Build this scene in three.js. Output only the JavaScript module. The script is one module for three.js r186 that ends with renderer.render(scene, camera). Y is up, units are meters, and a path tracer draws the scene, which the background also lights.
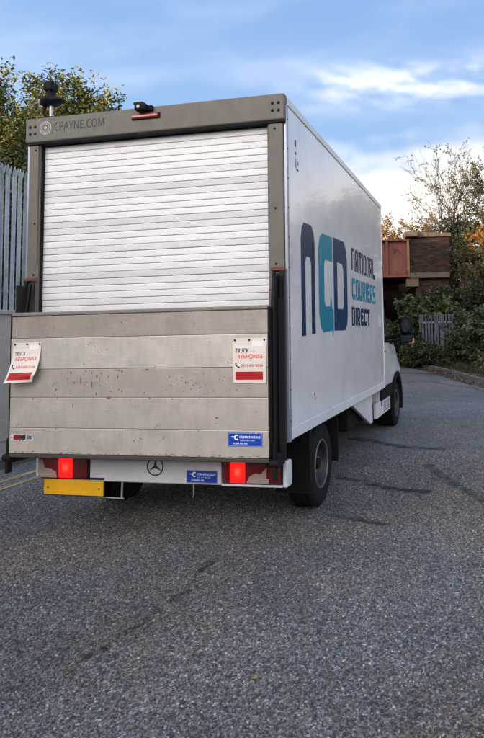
import * as THREE from 'three';
import { RoundedBoxGeometry } from 'three/addons/geometries/RoundedBoxGeometry.js';
import { TextGeometry } from 'three/addons/geometries/TextGeometry.js';
import { FontLoader } from 'three/addons/loaders/FontLoader.js';
import { mergeGeometries } from 'three/addons/utils/BufferGeometryUtils.js';
import { ImprovedNoise } from 'three/addons/math/ImprovedNoise.js';

// ---------------------------------------------------------------- camera, sky, sun, exposure
const scene = new THREE.Scene();
const renderer = new THREE.WebGLRenderer({ antialias: true });
renderer.toneMapping = THREE.LinearToneMapping;
renderer.toneMappingExposure = 3.05;
renderer.shadowMap.enabled = true;

const F = 599.22, CX = 367.24, CY = 286.95, PW = 484, PH = 738;          // lens of a cropped phone picture
const FW = 2 * Math.max(CX, PW - CX), FH = 2 * Math.max(CY, PH - CY);
const camera = new THREE.PerspectiveCamera(2 * Math.atan(FH / 2 / F) * 180 / Math.PI, FW / FH, 0.05, 600);
{
  const yaw = -0.1976, pit = 0.075, rol = -0.0215;
  const f = new THREE.Vector3(Math.sin(yaw) * Math.cos(pit), Math.sin(pit), -Math.cos(yaw) * Math.cos(pit));
  const r = new THREE.Vector3(Math.cos(yaw), 0, Math.sin(yaw)), u = new THREE.Vector3().crossVectors(r, f);
  const r2 = r.clone().multiplyScalar(Math.cos(rol)).addScaledVector(u, Math.sin(rol));
  const u2 = u.clone().multiplyScalar(Math.cos(rol)).addScaledVector(r, -Math.sin(rol));
  camera.position.set(2.4406, 1.4564, 4.0159);
  camera.quaternion.setFromRotationMatrix(new THREE.Matrix4().makeBasis(r2, u2, f.negate()));
  camera.setViewOffset(FW, FH, FW / 2 - CX, FH / 2 - CY, PW, PH);
  camera.updateProjectionMatrix();
}
scene.add(camera);

const perlin = new ImprovedNoise();
const noise = (x, y, z = 0.5) => perlin.noise(x, y, z);
function fbm(x, y, z = 0.5, o = 4) { let a = 0, s = 1, t = 0; for (let i = 0; i < o; i++) { a += s * noise(x, y, z); t += s; s *= 0.5; x = x * 2.03 + 7.1; y = y * 2.03 + 3.7; } return a / t; }
const clamp = (x, a = 0, b = 1) => Math.min(b, Math.max(a, x));
const sstep = (a, b, x) => { const t = clamp((x - a) / (b - a)); return t * t * (3 - 2 * t); };
const mix = (a, b, t) => a + (b - a) * t;
const mix3 = (a, b, t) => [mix(a[0], b[0], t), mix(a[1], b[1], t), mix(a[2], b[2], t)];
function rng(seed) { let s = seed >>> 0; return () => { s = (s + 0x6d2b79f5) | 0; let t = Math.imul(s ^ (s >>> 15), 1 | s); t = (t + Math.imul(t ^ (t >>> 7), 61 | t)) ^ t; return ((t ^ (t >>> 14)) >>> 0) / 4294967296; }; }

const SUN_DIR = new THREE.Vector3(-0.70, 0.155, 0.70).normalize();        // low, behind the camera to the left
{
  const W = 2048, H = 1024, d = new Float32Array(W * H * 4);
  for (let j = 0; j < H; j++) {
    const el = ((j + 0.5) / H - 0.5) * Math.PI, sy = Math.sin(el), cy = Math.cos(el);
    for (let i = 0; i < W; i++) {
      const ph = ((i + 0.5) / W - 0.5) * 2 * Math.PI, x = Math.cos(ph) * cy, z = Math.sin(ph) * cy;
      const e = Math.max(0, el) * 180 / Math.PI;
      let c = mix3([0.205, 0.26, 0.32], [0.115, 0.186, 0.30], sstep(4, 20, e));
      c = mix3(c, [0.072, 0.135, 0.268], sstep(18, 42, e));
      // thin streaked cirrus on a flat layer, low bank of cumulus along the horizon
      const k = 1 / (0.16 + Math.max(0, sy)), px = x * k, pz = z * k;
      const wisp = fbm(px * 0.9 + pz * 0.55 + 3.1, pz * 2.1 - px * 1.1 + 1.7, 0.3, 5);
      const wisp2 = fbm(px * 1.7 + 9.3, pz * 3.4 + px * 0.4, 2.3, 5);
      let cov = sstep(-0.1, 0.6, wisp2 + 0.3 * wisp) * 0.11 * sstep(7, 20, e);
      const azf = x / Math.hypot(x, z), front = -z / Math.hypot(x, z);   // +1 straight ahead
      const top = 16.9 + 3.0 * fbm(azf * 5 + 2, front * 4, 5.5, 3) + 2.6 * fbm(azf * 11, front * 10, e * 0.75, 5);
      const bank = 1 - sstep(top - 5.0, top + 1.8, e);
      const s2 = 23.0 + azf * 1.5 + 1.5 * fbm(azf * 4.2, front * 4.2, 8.8, 3);
      const streak = Math.exp(-Math.pow((e - s2) / 1.6, 2)) * sstep(-0.2, 0.45, fbm(azf * 13 + 1, e * 0.8 + azf * 4, 3.2, 6) + 0.1);
      cov = clamp(cov + 0.55 * streak * sstep(-0.38, -0.16, azf));
      const sd = Math.max(0, x * SUN_DIR.x + sy * SUN_DIR.y + z * SUN_DIR.z);
      const ca = 0.5 + 0.5 * (x * SUN_DIR.x + sy * SUN_DIR.y + z * SUN_DIR.z), lit = 0.305 * (1 + 3.5 * ca + 3 * Math.pow(sd, 10));
      const big = sstep(-0.34, 0.1, fbm(px * 0.45 + 5, pz * 0.45, 7.7, 4)) * sstep(0.5, -0.2, front) * 0.85 * sstep(3, 14, e);
      cov = clamp(Math.max(cov, big));
      const cc = [1.06 * lit, 1.0 * lit, 0.97 * lit];
      c = mix3(c, cc, cov);
      const tx = 0.86 + 0.22 * fbm(azf * 9, front * 9, e * 0.3, 4);
      c = mix3(c, [1.15 * tx * lit, 1.07 * tx * lit, 0.97 * tx * lit], bank * 0.95);
      const glow = 0.35 * Math.pow(sd, 4);
      c = [c[0] + glow * 1.2, c[1] + glow, c[2] + glow * 0.75];
      if (el < 0) c = mix3(c, [0.10, 0.10, 0.10], sstep(0, -0.06, el));
      const o = (j * W + i) * 4; d[o] = c[0]; d[o + 1] = c[1]; d[o + 2] = c[2]; d[o + 3] = 1;
    }
  }
  const t = new THREE.DataTexture(d, W, H, THREE.RGBAFormat, THREE.FloatType);
  t.mapping = THREE.EquirectangularReflectionMapping; t.magFilter = t.minFilter = THREE.LinearFilter; t.wrapS = THREE.RepeatWrapping; t.needsUpdate = true;
  scene.background = t; scene.environment = t;
  scene.backgroundIntensity = 1.0; scene.environmentIntensity = 1.0;
}
const sun = new THREE.DirectionalLight(new THREE.Color(1, 0.74, 0.48), 2.2);
sun.name = 'sun'; sun.position.copy(SUN_DIR).multiplyScalar(80).add(new THREE.Vector3(0, 0, -8)); sun.target.position.set(0, 0, -8);
sun.castShadow = true; sun.shadow.radius = 2; sun.shadow.mapSize.set(4096, 4096);
Object.assign(sun.shadow.camera, { left: -45, right: 45, top: 40, bottom: -40, near: 1, far: 200 });
scene.add(sun, sun.target);

// ---------------------------------------------------------------- helpers
const V = (x, y, z) => new THREE.Vector3(x, y, z);
const lin = (r, g, b) => new THREE.Color().setRGB(r, g, b);
const used = new Map();
function numbered(n) { const k = used.get(n) ?? 0; used.set(n, k + 1); return k ? n + '_' + String(k).padStart(3, '0') : n; }
const shadow = (m) => { m.castShadow = m.receiveShadow = true; return m; };
function tag(o, label, category, group, kind) { o.userData.label = label; if (category) o.userData.category = category; if (group) o.userData.group = group; if (kind) o.userData.kind = kind; return o; }
function thing(name, label, category, pos = [0, 0, 0], turn = 0, group) {
  const o = new THREE.Group(); o.name = numbered(name); o.position.set(...pos); o.rotation.y = turn; scene.add(o); return tag(o, label, category, group);
}
function prep(g) {
  g = g.index ? g.toNonIndexed() : g;
  for (const n of Object.keys(g.attributes)) if (!['position', 'normal', 'uv', 'color'].includes(n)) g.deleteAttribute(n);
  g.groups = []; return g;
}
function metres(g, s = 1) {                                             // uv in metres by the dominant direction of each face
  g = prep(g); const p = g.attributes.position, uv = new Float32Array(p.count * 2), a = V(0, 0, 0), b = V(0, 0, 0), c = V(0, 0, 0);
  for (let i = 0; i < p.count; i += 3) {
    a.fromBufferAttribute(p, i); b.fromBufferAttribute(p, i + 1); c.fromBufferAttribute(p, i + 2);
    const n = b.clone().sub(a).cross(c.clone().sub(a)), ax = Math.abs(n.x), ay = Math.abs(n.y), az = Math.abs(n.z);
    [a, b, c].forEach((q, k) => { const u = ax > ay && ax > az ? -q.z : q.x, v = ay >= ax && ay >= az ? -q.z : q.y; uv[(i + k) * 2] = u * s; uv[(i + k) * 2 + 1] = v * s; });
  }
  g.setAttribute('uv', new THREE.BufferAttribute(uv, 2)); return g;
}
const merge = (gs) => { gs = (Array.isArray(gs) ? gs : [gs]).map(prep); return gs.length > 1 ? mergeGeometries(gs) : gs[0]; };
function part(name, gs, mat, parent, keepUV = false) {
  let g = merge(gs); if (!keepUV) g = metres(g);
  const m = shadow(new THREE.Mesh(g, mat)); m.name = parent ? name : numbered(name); (parent ?? scene).add(m); return m;
}
const struct = (name, gs, mat, keepUV) => { const m = part(name, gs, mat, null, keepUV); m.userData.kind = 'structure'; return m; };
function bx(x0, x1, y0, y1, z0, z1, r = 0) {
  const w = x1 - x0, h = y1 - y0, d = z1 - z0;
  const g = r ? new RoundedBoxGeometry(w, h, d, 2, Math.min(r, w / 2.01, h / 2.01, d / 2.01)) : new THREE.BoxGeometry(w, h, d);
  return g.translate((x0 + x1) / 2, (y0 + y1) / 2, (z0 + z1) / 2);
}
const tube = (pts, r, rad = 8, seg = 24) => new THREE.TubeGeometry(new THREE.CatmullRomCurve3(pts.map((p) => V(...p))), seg, r, rad, false);
function rod(a, b, r0, r1 = r0, n = 10) {
  const A = V(...a), B = V(...b), d = B.clone().sub(A), g = new THREE.CylinderGeometry(r1, r0, d.length(), n);
  g.applyQuaternion(new THREE.Quaternion().setFromUnitVectors(V(0, 1, 0), d.clone().normalize())); return g.translate((A.x + B.x) / 2, (A.y + B.y) / 2, (A.z + B.z) / 2);
}
function poly(pts, depth, bevel = 0, holes = []) {
  const s = new THREE.Shape(pts.map(([x, y]) => new THREE.Vector2(x, y)));
  for (const h of holes) s.holes.push(new THREE.Path(h.map(([x, y]) => new THREE.Vector2(x, y))));
  return new THREE.ExtrudeGeometry(s, { depth, bevelEnabled: bevel > 0, bevelSize: bevel, bevelThickness: bevel, bevelSegments: 2, curveSegments: 12 });
}
const canvasTex = (w, h, draw, srgb = true, rep = 1) => {
  const c = document.createElement('canvas'); c.width = w; c.height = h; draw(c.getContext('2d'), w, h);
  const t = new THREE.CanvasTexture(c); if (srgb) t.colorSpace = THREE.SRGBColorSpace; t.magFilter = THREE.LinearFilter;
  t.wrapS = t.wrapT = THREE.RepeatWrapping; t.repeat.set(rep, rep); return t;
};
function pixTex(w, h, fn, srgb = true, rep = [1, 1]) {                   // fn(u, v) -> [r, g, b] 0..1 (display values when srgb)
  const d = new Uint8Array(w * h * 4);
  for (let j = 0; j < h; j++) for (let i = 0; i < w; i++) { const c = fn((i + 0.5) / w, (j + 0.5) / h, i, j), o = (j * w + i) * 4; for (let k = 0; k < 3; k++) d[o + k] = clamp(c[k]) * 255; d[o + 3] = 255; }
  const t = new THREE.DataTexture(d, w, h); t.magFilter = THREE.LinearFilter; t.minFilter = THREE.LinearMipmapLinearFilter; t.generateMipmaps = true;
  t.wrapS = t.wrapT = THREE.RepeatWrapping; t.repeat.set(rep[0], rep[1]); if (srgb) t.colorSpace = THREE.SRGBColorSpace; t.needsUpdate = true; return t;
}
// noise that tiles over [0,1)
const tile = (u, v, f, z, o = 4) => { let a = 0; for (const [du, dv, w] of [[0, 0, (1 - u) * (1 - v)], [-1, 0, u * (1 - v)], [0, -1, (1 - u) * v], [-1, -1, u * v]]) a += w * fbm((u + du) * f + 40, (v + dv) * f + 40, z, o); return a * 1.35; };
const std = (o) => new THREE.MeshStandardMaterial(o), phys = (o) => new THREE.MeshPhysicalMaterial(o);
const gray = (t) => [t, t, t];

// ---------------------------------------------------------------- textures and materials
function scratch(t, n, count, seed) {                                    // fine rub marks, light and dark, mostly along one way
  const r = rng(seed), d = t.image.data;
  for (let k = 0; k < count; k++) {
    const a = (r() < 0.6 ? 0 : Math.PI / 2) + 0.5 * (r() + r() + r() - 1.5), L = 8 + 120 * r() * r(), g = (r() < 0.45 ? 1 : -1) * (6 + 22 * r()); let x = r() * n, y = r() * n;
    for (let i = 0; i < L; i++) { x += Math.cos(a + 0.002 * i); y += Math.sin(a); const o = ((((y | 0) + n * 4) % n) * n + (((x | 0) + n * 4) % n)) * 4; for (let c = 0; c < 3; c++) d[o + c] = clamp(d[o + c] + g, 0, 255); }
  }
  t.needsUpdate = true;
}
const R0 = rng(77);
const bumpFine = pixTex(512, 512, (u, v) => gray(0.5 + 0.5 * tile(u, v, 24, 1.3, 4)), false);
const texAlu = pixTex(1024, 1024, (u, v, i, j) => {                      // scuffed, weathered aluminium, 1.1 m square
  const s = tile(u, v, 5, 2.2, 5), st = fbm(u * 34 + 2 * s, v * 4, 4.1, 3), sp = tile(u, v, 70, 6.4, 2);
  let t = 0.90 + 0.12 * s + 0.03 * st + 0.05 * tile(u, v, 18, 7.7, 4) + 0.05 * fbm(u * 7, v * 240, 9.1, 2); let w = [1, 0.985, 0.965];
  const dark = sstep(0.42, 0.62, sp + 0.45 * tile(u, v, 6, 9.9, 3)); t *= 1 - 0.45 * dark;
  t += 0.07 * (R0() - 0.5); return [t * w[0], t * w[1], t * w[2]];
}, true, [1 / 1.1, 1 / 1.1]);
scratch(texAlu, 1024, 900, 12);
const texAluRough = pixTex(512, 512, (u, v) => gray(0.62 + 0.3 * tile(u, v, 9, 3.3, 4)), false, [1, 1]);
const texPaint = pixTex(1024, 1024, (u, v) => {                          // white paint with a road film
  const t = 0.95 + 0.085 * tile(u, v, 4, 8.2, 5) + 0.03 * tile(u, v, 50, 5.2, 2), b = sstep(0.2, 0.6, tile(u, v, 6, 1.9, 4)); return [t, t * (1 - 0.012 * b), t * (1 - 0.03 * b)];
}, true, [0.6, 0.6]);
const texGreyPaint = pixTex(512, 512, (u, v) => { const t = 0.9 + 0.13 * tile(u, v, 6, 3.2, 5) + 0.04 * fbm(u * 50, v * 3, 2, 2); return [t, t * 0.985, t * 0.96]; }, true, [1.4, 1.4]);
const M = {
  white: phys({ color: lin(0.88, 0.88, 0.91), map: texPaint, roughness: 0.2, clearcoat: 0.5, clearcoatRoughness: 0.06, bumpMap: bumpFine, bumpScale: 0.0003 }),
  panel: phys({ color: lin(0.90, 0.90, 0.935), map: texPaint, roughness: 0.17, clearcoat: 0.5, clearcoatRoughness: 0.05, bumpMap: pixTex(256, 256, (u, v) => gray(0.5 + 0.6 * tile(u, v, 4, 3.9, 3)), false, [0.55, 0.8]), bumpScale: 0.004 }),
  whiteRail: std({ color: lin(0.78, 0.79, 0.82), map: texPaint, roughness: 0.35 }),
  slat: phys({ color: lin(0.87, 0.87, 0.875), map: texPaint, roughness: 0.34 }),
  slatDirty: phys({ color: lin(0.80, 0.79, 0.79), map: texPaint, roughness: 0.5 }),
  slatDull: phys({ color: lin(0.73, 0.73, 0.745), map: texPaint, roughness: 0.5 }),
  frame: std({ color: lin(0.175, 0.163, 0.146), map: texGreyPaint, roughness: 0.55, bumpMap: bumpFine, bumpScale: 0.0004 }),
  strip: std({ color: lin(0.33, 0.36, 0.43), roughness: 0.35, metalness: 0.5 }),
  black: phys({ color: lin(0.008, 0.008, 0.009), roughness: 0.75, specularIntensity: 0.45, bumpMap: bumpFine, bumpScale: 0.0005 }),
  blackMetal: phys({ color: lin(0.012, 0.012, 0.012), roughness: 0.6, specularIntensity: 0.5 }),
  rubber: phys({ color: lin(0.011, 0.011, 0.012), roughness: 0.85, specularIntensity: 0.4, bumpMap: bumpFine, bumpScale: 0.001 }),
  steel: std({ color: lin(0.42, 0.43, 0.44), roughness: 0.4, metalness: 0.8 }),
  rim: std({ color: lin(0.025, 0.026, 0.029), roughness: 0.5, metalness: 0.3 }),
  rimEdge: std({ color: lin(0.15, 0.155, 0.17), roughness: 0.45, metalness: 0.4 }),
  alu: [[0.54, 0.485, 0.44], [0.84, 0.795, 0.74], [0.66, 0.61, 0.56], [0.75, 0.70, 0.65], [0.77, 0.72, 0.665]].map((c) => std({ color: lin(...c), map: texAlu, roughnessMap: texAluRough, roughness: 0.62, metalness: 0.4, bumpMap: bumpFine, bumpScale: 0.0004 })),
  aluEdge: std({ color: lin(0.30, 0.28, 0.26), map: texAlu, roughness: 0.6, metalness: 0.2 }),
  grimy: std({ color: lin(0.075, 0.068, 0.060), map: texAlu, roughness: 0.85 }),
  navy: std({ color: lin(0.004, 0.027, 0.090), roughness: 0.3 }),
  blue: std({ color: lin(0.005, 0.042, 0.125), roughness: 0.3 }),
  teal: std({ color: lin(0.016, 0.235, 0.35), roughness: 0.3 }),
  ink: std({ color: lin(0.035, 0.035, 0.038), roughness: 0.6 }),
  redLens: phys({ color: lin(0.15, 0.006, 0.008), roughness: 0.16, clearcoat: 0.8, clearcoatRoughness: 0.05 }),
  clearLens: phys({ color: lin(0.42, 0.34, 0.29), roughness: 0.22, clearcoat: 0.6 }),
  brake: std({ color: lin(0.12, 0.003, 0.003), roughness: 0.25, emissive: lin(1, 1, 1), emissiveIntensity: 1.5, emissiveMap: canvasTex(128, 160, (c, w, h) => { for (let j = 0; j < h; j += 2) for (let i = 0; i < w; i += 2) { const x = (i / w - 0.5) * 2, y = (j / h - 0.5) * 2, b = Math.exp(-0.45 * (x * x * x * x + 0.8 * y * y * y * y)) * (0.84 + 0.16 * Math.sin(j * 0.55) * Math.sin(i * 0.55)), e = Math.exp(-7 * (x * x + y * y)); c.fillStyle = `rgb(${Math.min(255, 300 * b) | 0},${(14 + 44 * e) * b | 0},${(10 + 34 * e) * b | 0})`; c.fillRect(i, j, 2, 2); } }) }),
  plate: std({ color: lin(0.93, 0.50, 0.012), map: texPaint, roughness: 0.45 }),
  glass: phys({ color: lin(0.012, 0.014, 0.016), roughness: 0.05, clearcoat: 1 }),
  mirrorGlass: std({ color: lin(0.10, 0.105, 0.12), roughness: 0.04, metalness: 1 }),
  amber: phys({ color: lin(0.55, 0.32, 0.22), roughness: 0.2, clearcoat: 0.5 }),
  plasticGrey: phys({ color: lin(0.008, 0.0085, 0.0095), roughness: 0.8, specularIntensity: 0.35, bumpMap: bumpFine, bumpScale: 0.0006 }),
  signWhite: std({ color: lin(0.74, 0.68, 0.64), roughness: 0.5 }),
  under: phys({ color: lin(0.012, 0.0115, 0.011), roughness: 0.9, specularIntensity: 0.4 }),
};
const font = await new FontLoader().loadAsync('fonts/droid/droid_sans_regular.typeface.json');

// ---------------------------------------------------------------- ground, road, kerbs
const STREAKS = [   // dark tarry lines seen on the asphalt: points, half width, strength
  [[[0.9, -1.98], [1.2, -1.82], [1.44, -1.62], [1.62, -1.55], [1.83, -1.52]], 0.066, 0.95],
  [[[0.6, -4.15], [0.82, -3.98], [1.15, -3.72], [1.5, -3.55], [1.8, -3.5]], 0.095, 0.88],
  [[[1.75, -2.6], [1.91, -2.18], [2.12, -1.75], [2.35, -1.27], [2.6, -0.9]], 0.06, 0.8],
  [[[1.15, -0.74], [1.32, -0.69], [1.54, -0.6], [1.62, -0.58]], 0.045, 0.85],
  [[[1.62, -1.55], [1.78, -1.4], [1.86, -1.15]], 0.03, 0.45],
  [[[-0.9, -17.1], [-0.3, -16.9], [0.25, -16.6], [0.75, -16.3]], 0.32, 0.8],
  [[[-0.6, -13.2], [-0.1, -12.9], [0.4, -13.35], [0.8, -13.4], [1.3, -12.3], [1.9, -11.6], [2.4, -10.3]], 0.09, 0.6],
  [[[0.2, -9.7], [0.9, -8.9], [1.95, -8.4], [2.6, -8.3]], 0.05, 0.3],
  [[[0.1, -6.7], [0.7, -6.2], [1.3, -6.0], [2.1, -5.2]], 0.05, 0.25],
];
const CRACK = [[[0.57, 1.62], [0.62, 1.31], [0.66, 1.1], [0.64, 0.93], [0.70, 0.7], [0.63, 0.45], [0.66, 0.25]], 0.03];
function near(pts, x, z) {
  let best = 1e9;
  for (let i = 0; i + 1 < pts.length; i++) {
    const [ax, az] = pts[i], [bx_, bz] = pts[i + 1], dx = bx_ - ax, dz = bz - az, t = clamp(((x - ax) * dx + (z - az) * dz) / (dx * dx + dz * dz));
    const d = (x - ax - t * dx) ** 2 + (z - az - t * dz) ** 2; if (d < best) best = d;
  }
  return Math.sqrt(best);
}
const boxOf = (pts, m) => [Math.min(...pts.map((p) => p[0])) - m, Math.max(...pts.map((p) => p[0])) + m, Math.min(...pts.map((p) => p[1])) - m, Math.max(...pts.map((p) => p[1])) + m];
for (const s of STREAKS) s.box = boxOf(s[0], s[1] * 3);
CRACK.box = boxOf(CRACK[0], 0.2);
function roadTone(x, z) {                                               // linear colour of the worn asphalt, without its stones
  const n = fbm(x * 0.55, z * 0.45, 1.1, 4), m = fbm(x * 2.3 + 8, z * 2.0, 3.7, 3);
  let k = 0.102 * (1 + 0.5 * n + 0.26 * m);
  const w = clamp(0.5 + 1.5 * fbm(x * 0.8 + 3, z * 0.7 + 9, 5.2, 3) + 0.5 * m);
  let c = mix3([0.94, 1.0, 1.07], [1.07, 1.0, 0.91], w).map((q) => q * k);
  for (const s of STREAKS) if (x > s.box[0] && x < s.box[1] && z > s.box[2] && z < s.box[3]) {
    const d = near(s[0], x, z) + s[1] * 1.1 * fbm(x * 9, z * 9, 2.2, 3), a = s[2] * (1 - sstep(s[1] * 0.55, s[1] * 1.25, d)) * clamp(0.75 + 1.2 * fbm(x * 6, z * 6, 7.2, 2)); c = c.map((q) => q * (1 - a));
  }
  if (x > CRACK.box[0] && x < CRACK.box[1] && z > CRACK.box[2] && z < CRACK.box[3]) {
    const d = near(CRACK[0], x, z) + 0.07 * fbm(x * 11, z * 11, 1.2, 4), a = (1 - sstep(0.018, 0.042, d)) * clamp(0.55 + 4 * fbm(x * 16, z * 16, 5.6, 3)); c = mix3(c, [0.010, 0.008, 0.006], 0.92 * a);
    const b = (1 - sstep(0.03, 0.07, d)) * 0.18 * clamp(0.5 + 2 * fbm(x * 7, z * 7, 9.6, 3)); c = mix3(c, [0.075, 0.055, 0.038], b);
  }
  return c;
}
const toS = (c) => c.map((q) => (q <= 0.0031308 ? 12.92 * q : 1.055 * Math.pow(q, 1 / 2.4) - 0.055));
function stoneTone(r) { const t = r(); if (t < 0.035) return [3.6, 3.4, 3.1]; if (t < 0.16) return [2.0, 2.08, 2.15]; if (t < 0.27) return [1.45, 1.05, 0.85]; if (t < 0.60) return gray(1.0 + 0.6 * r()); return gray(0.3 + 0.5 * r()); }
function roadMap(x0, x1, z0, z1, W, H, seed, gain) {                           // z0 is nearest; speckle of stones down to single pixels
  const r = rng(seed), sz = (z0 - z1) / H, sx = (x1 - x0) / W, cell = Math.max(1, Math.round(0.011 / Math.max(sx, 1e-6))), st = [];
  const nW = Math.ceil(W / cell), step = 4, g = [], gw = Math.ceil(W / step) + 1;
  for (let j = 0; j * step <= H + step; j++) for (let i = 0; i < gw; i++) g.push(roadTone(x0 + i * step * sx, z0 - j * step * sz));
  for (let i = 0; i < nW * (H + 2); i++) st.push(stoneTone(r));
  const cellH = Math.max(1, Math.round(0.010 / sz));
  return pixTex(W, H, (u, v, i, j) => {
    const gi = i / step, gj = j / step, a = Math.floor(gi), b = Math.floor(gj), q = b * gw + a;
    const c = mix3(mix3(g[q], g[q + 1], gi - a), mix3(g[q + gw], g[q + gw + 1], gi - a), gj - b);
    const jr = Math.floor(j / cellH), s = st[jr * nW + Math.floor((i + (jr * 7) % cell) / cell) % nW], f = (0.62 + 0.5 * r()) * gain;
    return toS([c[0] * s[0] * f, c[1] * s[1] * f, c[2] * s[2] * f]);
  });
}
const chipBump = pixTex(1024, 1024, (() => {
  const h = new Float32Array(1024 * 1024), r = rng(5);
  for (let n = 0; n < 26000; n++) {
    const cx = r() * 1024, cy = r() * 1024, a = 3 + 4.5 * r(), top = 0.45 + 0.55 * r();
    for (let j = -8; j <= 8; j++) for (let i = -8; i <= 8; i++) { const d = (i * i + j * j) / (a * a); if (d < 1) { const o = (((cy + j) & 1023) << 10) + ((cx + i) & 1023); h[o] = Math.max(h[o], top * Math.pow(1 - d, 0.4)); } }
  }
  return (u, v, i, j) => gray(h[(j << 10) + i]);
})(), false);
function roadSheet(name, x0, x1, z0, z1, W, H, y, seed) {
  const g = new THREE.PlaneGeometry(x1 - x0, z0 - z1, 1, 1).rotateX(-Math.PI / 2).translate((x0 + x1) / 2, y, (z0 + z1) / 2);
  const b = chipBump.clone(); b.repeat.set((x1 - x0) / 1.0, (z0 - z1) / 1.0); b.needsUpdate = true;
  return struct(name, g, std({ map: roadMap(x0, x1, z0, z1, W, H, seed, 1.5), roughness: 0.75, bumpMap: b, bumpScale: 0.006 }), true);
}
const soilTex = pixTex(1024, 1024, (u, v) => { const t = 0.30 + 0.16 * tile(u, v, 8, 3.1, 5) + 0.12 * tile(u, v, 60, 4.7, 3), g = clamp(0.5 + tile(u, v, 5, 8.8, 3)); return mix3([t * 1.02, t * 0.92, t * 0.74], [t * 0.80, t * 0.95, t * 0.6], g); }, true, [0.4, 0.4]);
M.soil = std({ map: soilTex, roughness: 0.95, bumpMap: bumpFine, bumpScale: 0.02 });
{
  const g = new THREE.PlaneGeometry(500, 500).rotateX(-Math.PI / 2).translate(0, -0.012, 0);
  struct('ground', g, M.soil);
}
roadSheet('road', -3.0, 6.2, 5.0, -7.0, 2048, 2048, 0, 11);
roadSheet('road', -3.0, 6.2, -7.0, -27.0, 1024, 2048, 0, 12);
roadSheet('road', -9.0, 12.0, 45.0, 5.0, 1024, 1024, 0, 13);
roadSheet('road', 6.2, 12.0, 5.0, -7.0, 512, 512, 0, 14);
{ // coarse stones pressed into the tar, where the camera sees them singly
  const r = rng(31), N = 270000, g = new THREE.IcosahedronGeometry(1, 0), p = g.attributes.position;
  const rv = new Map(); for (let i = 0; i < p.count; i++) { const k = [p.getX(i), p.getY(i), p.getZ(i)].map((q) => q.toFixed(3)).join(); if (!rv.has(k)) rv.set(k, 0.72 + 0.5 * r()); const s = rv.get(k); p.setXYZ(i, p.getX(i) * s, p.getY(i) * s, p.getZ(i) * s); }
  g.computeVertexNormals();
  const im = new THREE.InstancedMesh(g, std({ color: 0xffffff, roughness: 0.72 }), N), m = new THREE.Matrix4(), q = new THREE.Quaternion(), e = new THREE.Euler(), c = new THREE.Color();
  let n = 0;
  while (n < N) {
    const x = -2.15 + 6.2 * r(), z = 2.9 - 6.6 * r(), keep = Math.min(sstep(-3.7, -1.9, z), 1) * sstep(-2.15, -1.7, x) * sstep(4.05, 3.4, x);
    if (r() > keep) continue;
    const t = roadTone(x, z); if (t[1] < 0.055 && r() < 0.93) continue; if (fbm(x * 1.7 + 4, z * 1.3, 6.1, 3) > 0.12 + 0.25 * r() && r() < 0.4) continue; const s = stoneTone(r), a = 0.0027 + 0.0058 * Math.pow(r(), 1.7);
    e.set(r() * 6.3, r() * 6.3, r() * 6.3); q.setFromEuler(e);
    m.compose(V(x, a * (0.30 - 0.45 * r()), z), q, V(a * (0.8 + 0.6 * r()), a * (0.5 + 0.3 * r()), a)); im.setMatrixAt(n, m);
    const k = 0.95; im.setColorAt(n, c.setRGB(clamp(t[0] * s[0] * k, 0, 0.6), clamp(t[1] * s[1] * k, 0, 0.6), clamp(t[2] * s[2] * k, 0, 0.6))); n++;
  }
  im.name = 'road_chippings'; im.receiveShadow = im.castShadow = true; scene.add(im);
  tag(im, 'coarse grey chippings pressed into the asphalt behind the van', 'chippings', null, 'stuff');
}
// left pavement, kerb stones, yellow lines
const texConcrete = pixTex(1024, 1024, (u, v) => { const t = 0.77 + 0.16 * tile(u, v, 4, 2.9, 5) + 0.08 * tile(u, v, 40, 3.9, 3), s = sstep(0.15, 0.55, tile(u, v, 7, 6.1, 4)); return mix3([t, t * 0.985, t * 0.95], [t * 0.55, t * 0.56, t * 0.50], s * 0.7); }, true, [0.45, 0.45]);
M.concrete = std({ color: lin(0.95, 0.91, 0.85), map: texConcrete, roughness: 0.9, bumpMap: bumpFine, bumpScale: 0.004 });
M.paving = std({ color: lin(0.5, 0.44, 0.40), map: texConcrete, roughness: 0.9, bumpMap: bumpFine, bumpScale: 0.004 });
M.kerb = std({ color: lin(0.24, 0.225, 0.21), map: texConcrete, roughness: 0.85, bumpMap: bumpFine, bumpScale: 0.003 });
{
  const pv = struct('pavement', bx(-4.05, -3.13, -0.1, 0.10, -27, 8), M.paving);
  const kg = metres(bx(-0.065, 0.065, -0.12, 0.105, -0.4565, 0.4565, 0.012));
  for (let i = 0, z = 7.5; z > -27; z -= 0.92, i++) { const k = shadow(new THREE.Mesh(kg, M.kerb)); k.name = 'kerb_stone'; k.position.set(-3.064 + 0.006 * Math.sin(i * 7.1), 0.004 * Math.sin(i * 3.3), z); pv.add(k); }
  const tx = pixTex(256, 2048, (u, v) => { const w = sstep(-0.12, 0.28, fbm(u * 5, v * 60, 1.5, 4) + 0.35 * fbm(u * 30, v * 380, 4, 2)); return mix3([0.68, 0.62, 0.45], [0.33, 0.32, 0.31], w); });
  for (const x of [-2.29, -2.53]) {
    const g = new THREE.PlaneGeometry(0.085, 30).rotateX(-Math.PI / 2).translate(x, 0.004, -8);
    struct('yellow_line', g, std({ map: tx, roughness: 0.85, bumpMap: bumpFine, bumpScale: 0.001 }), true);
  }
}
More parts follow.
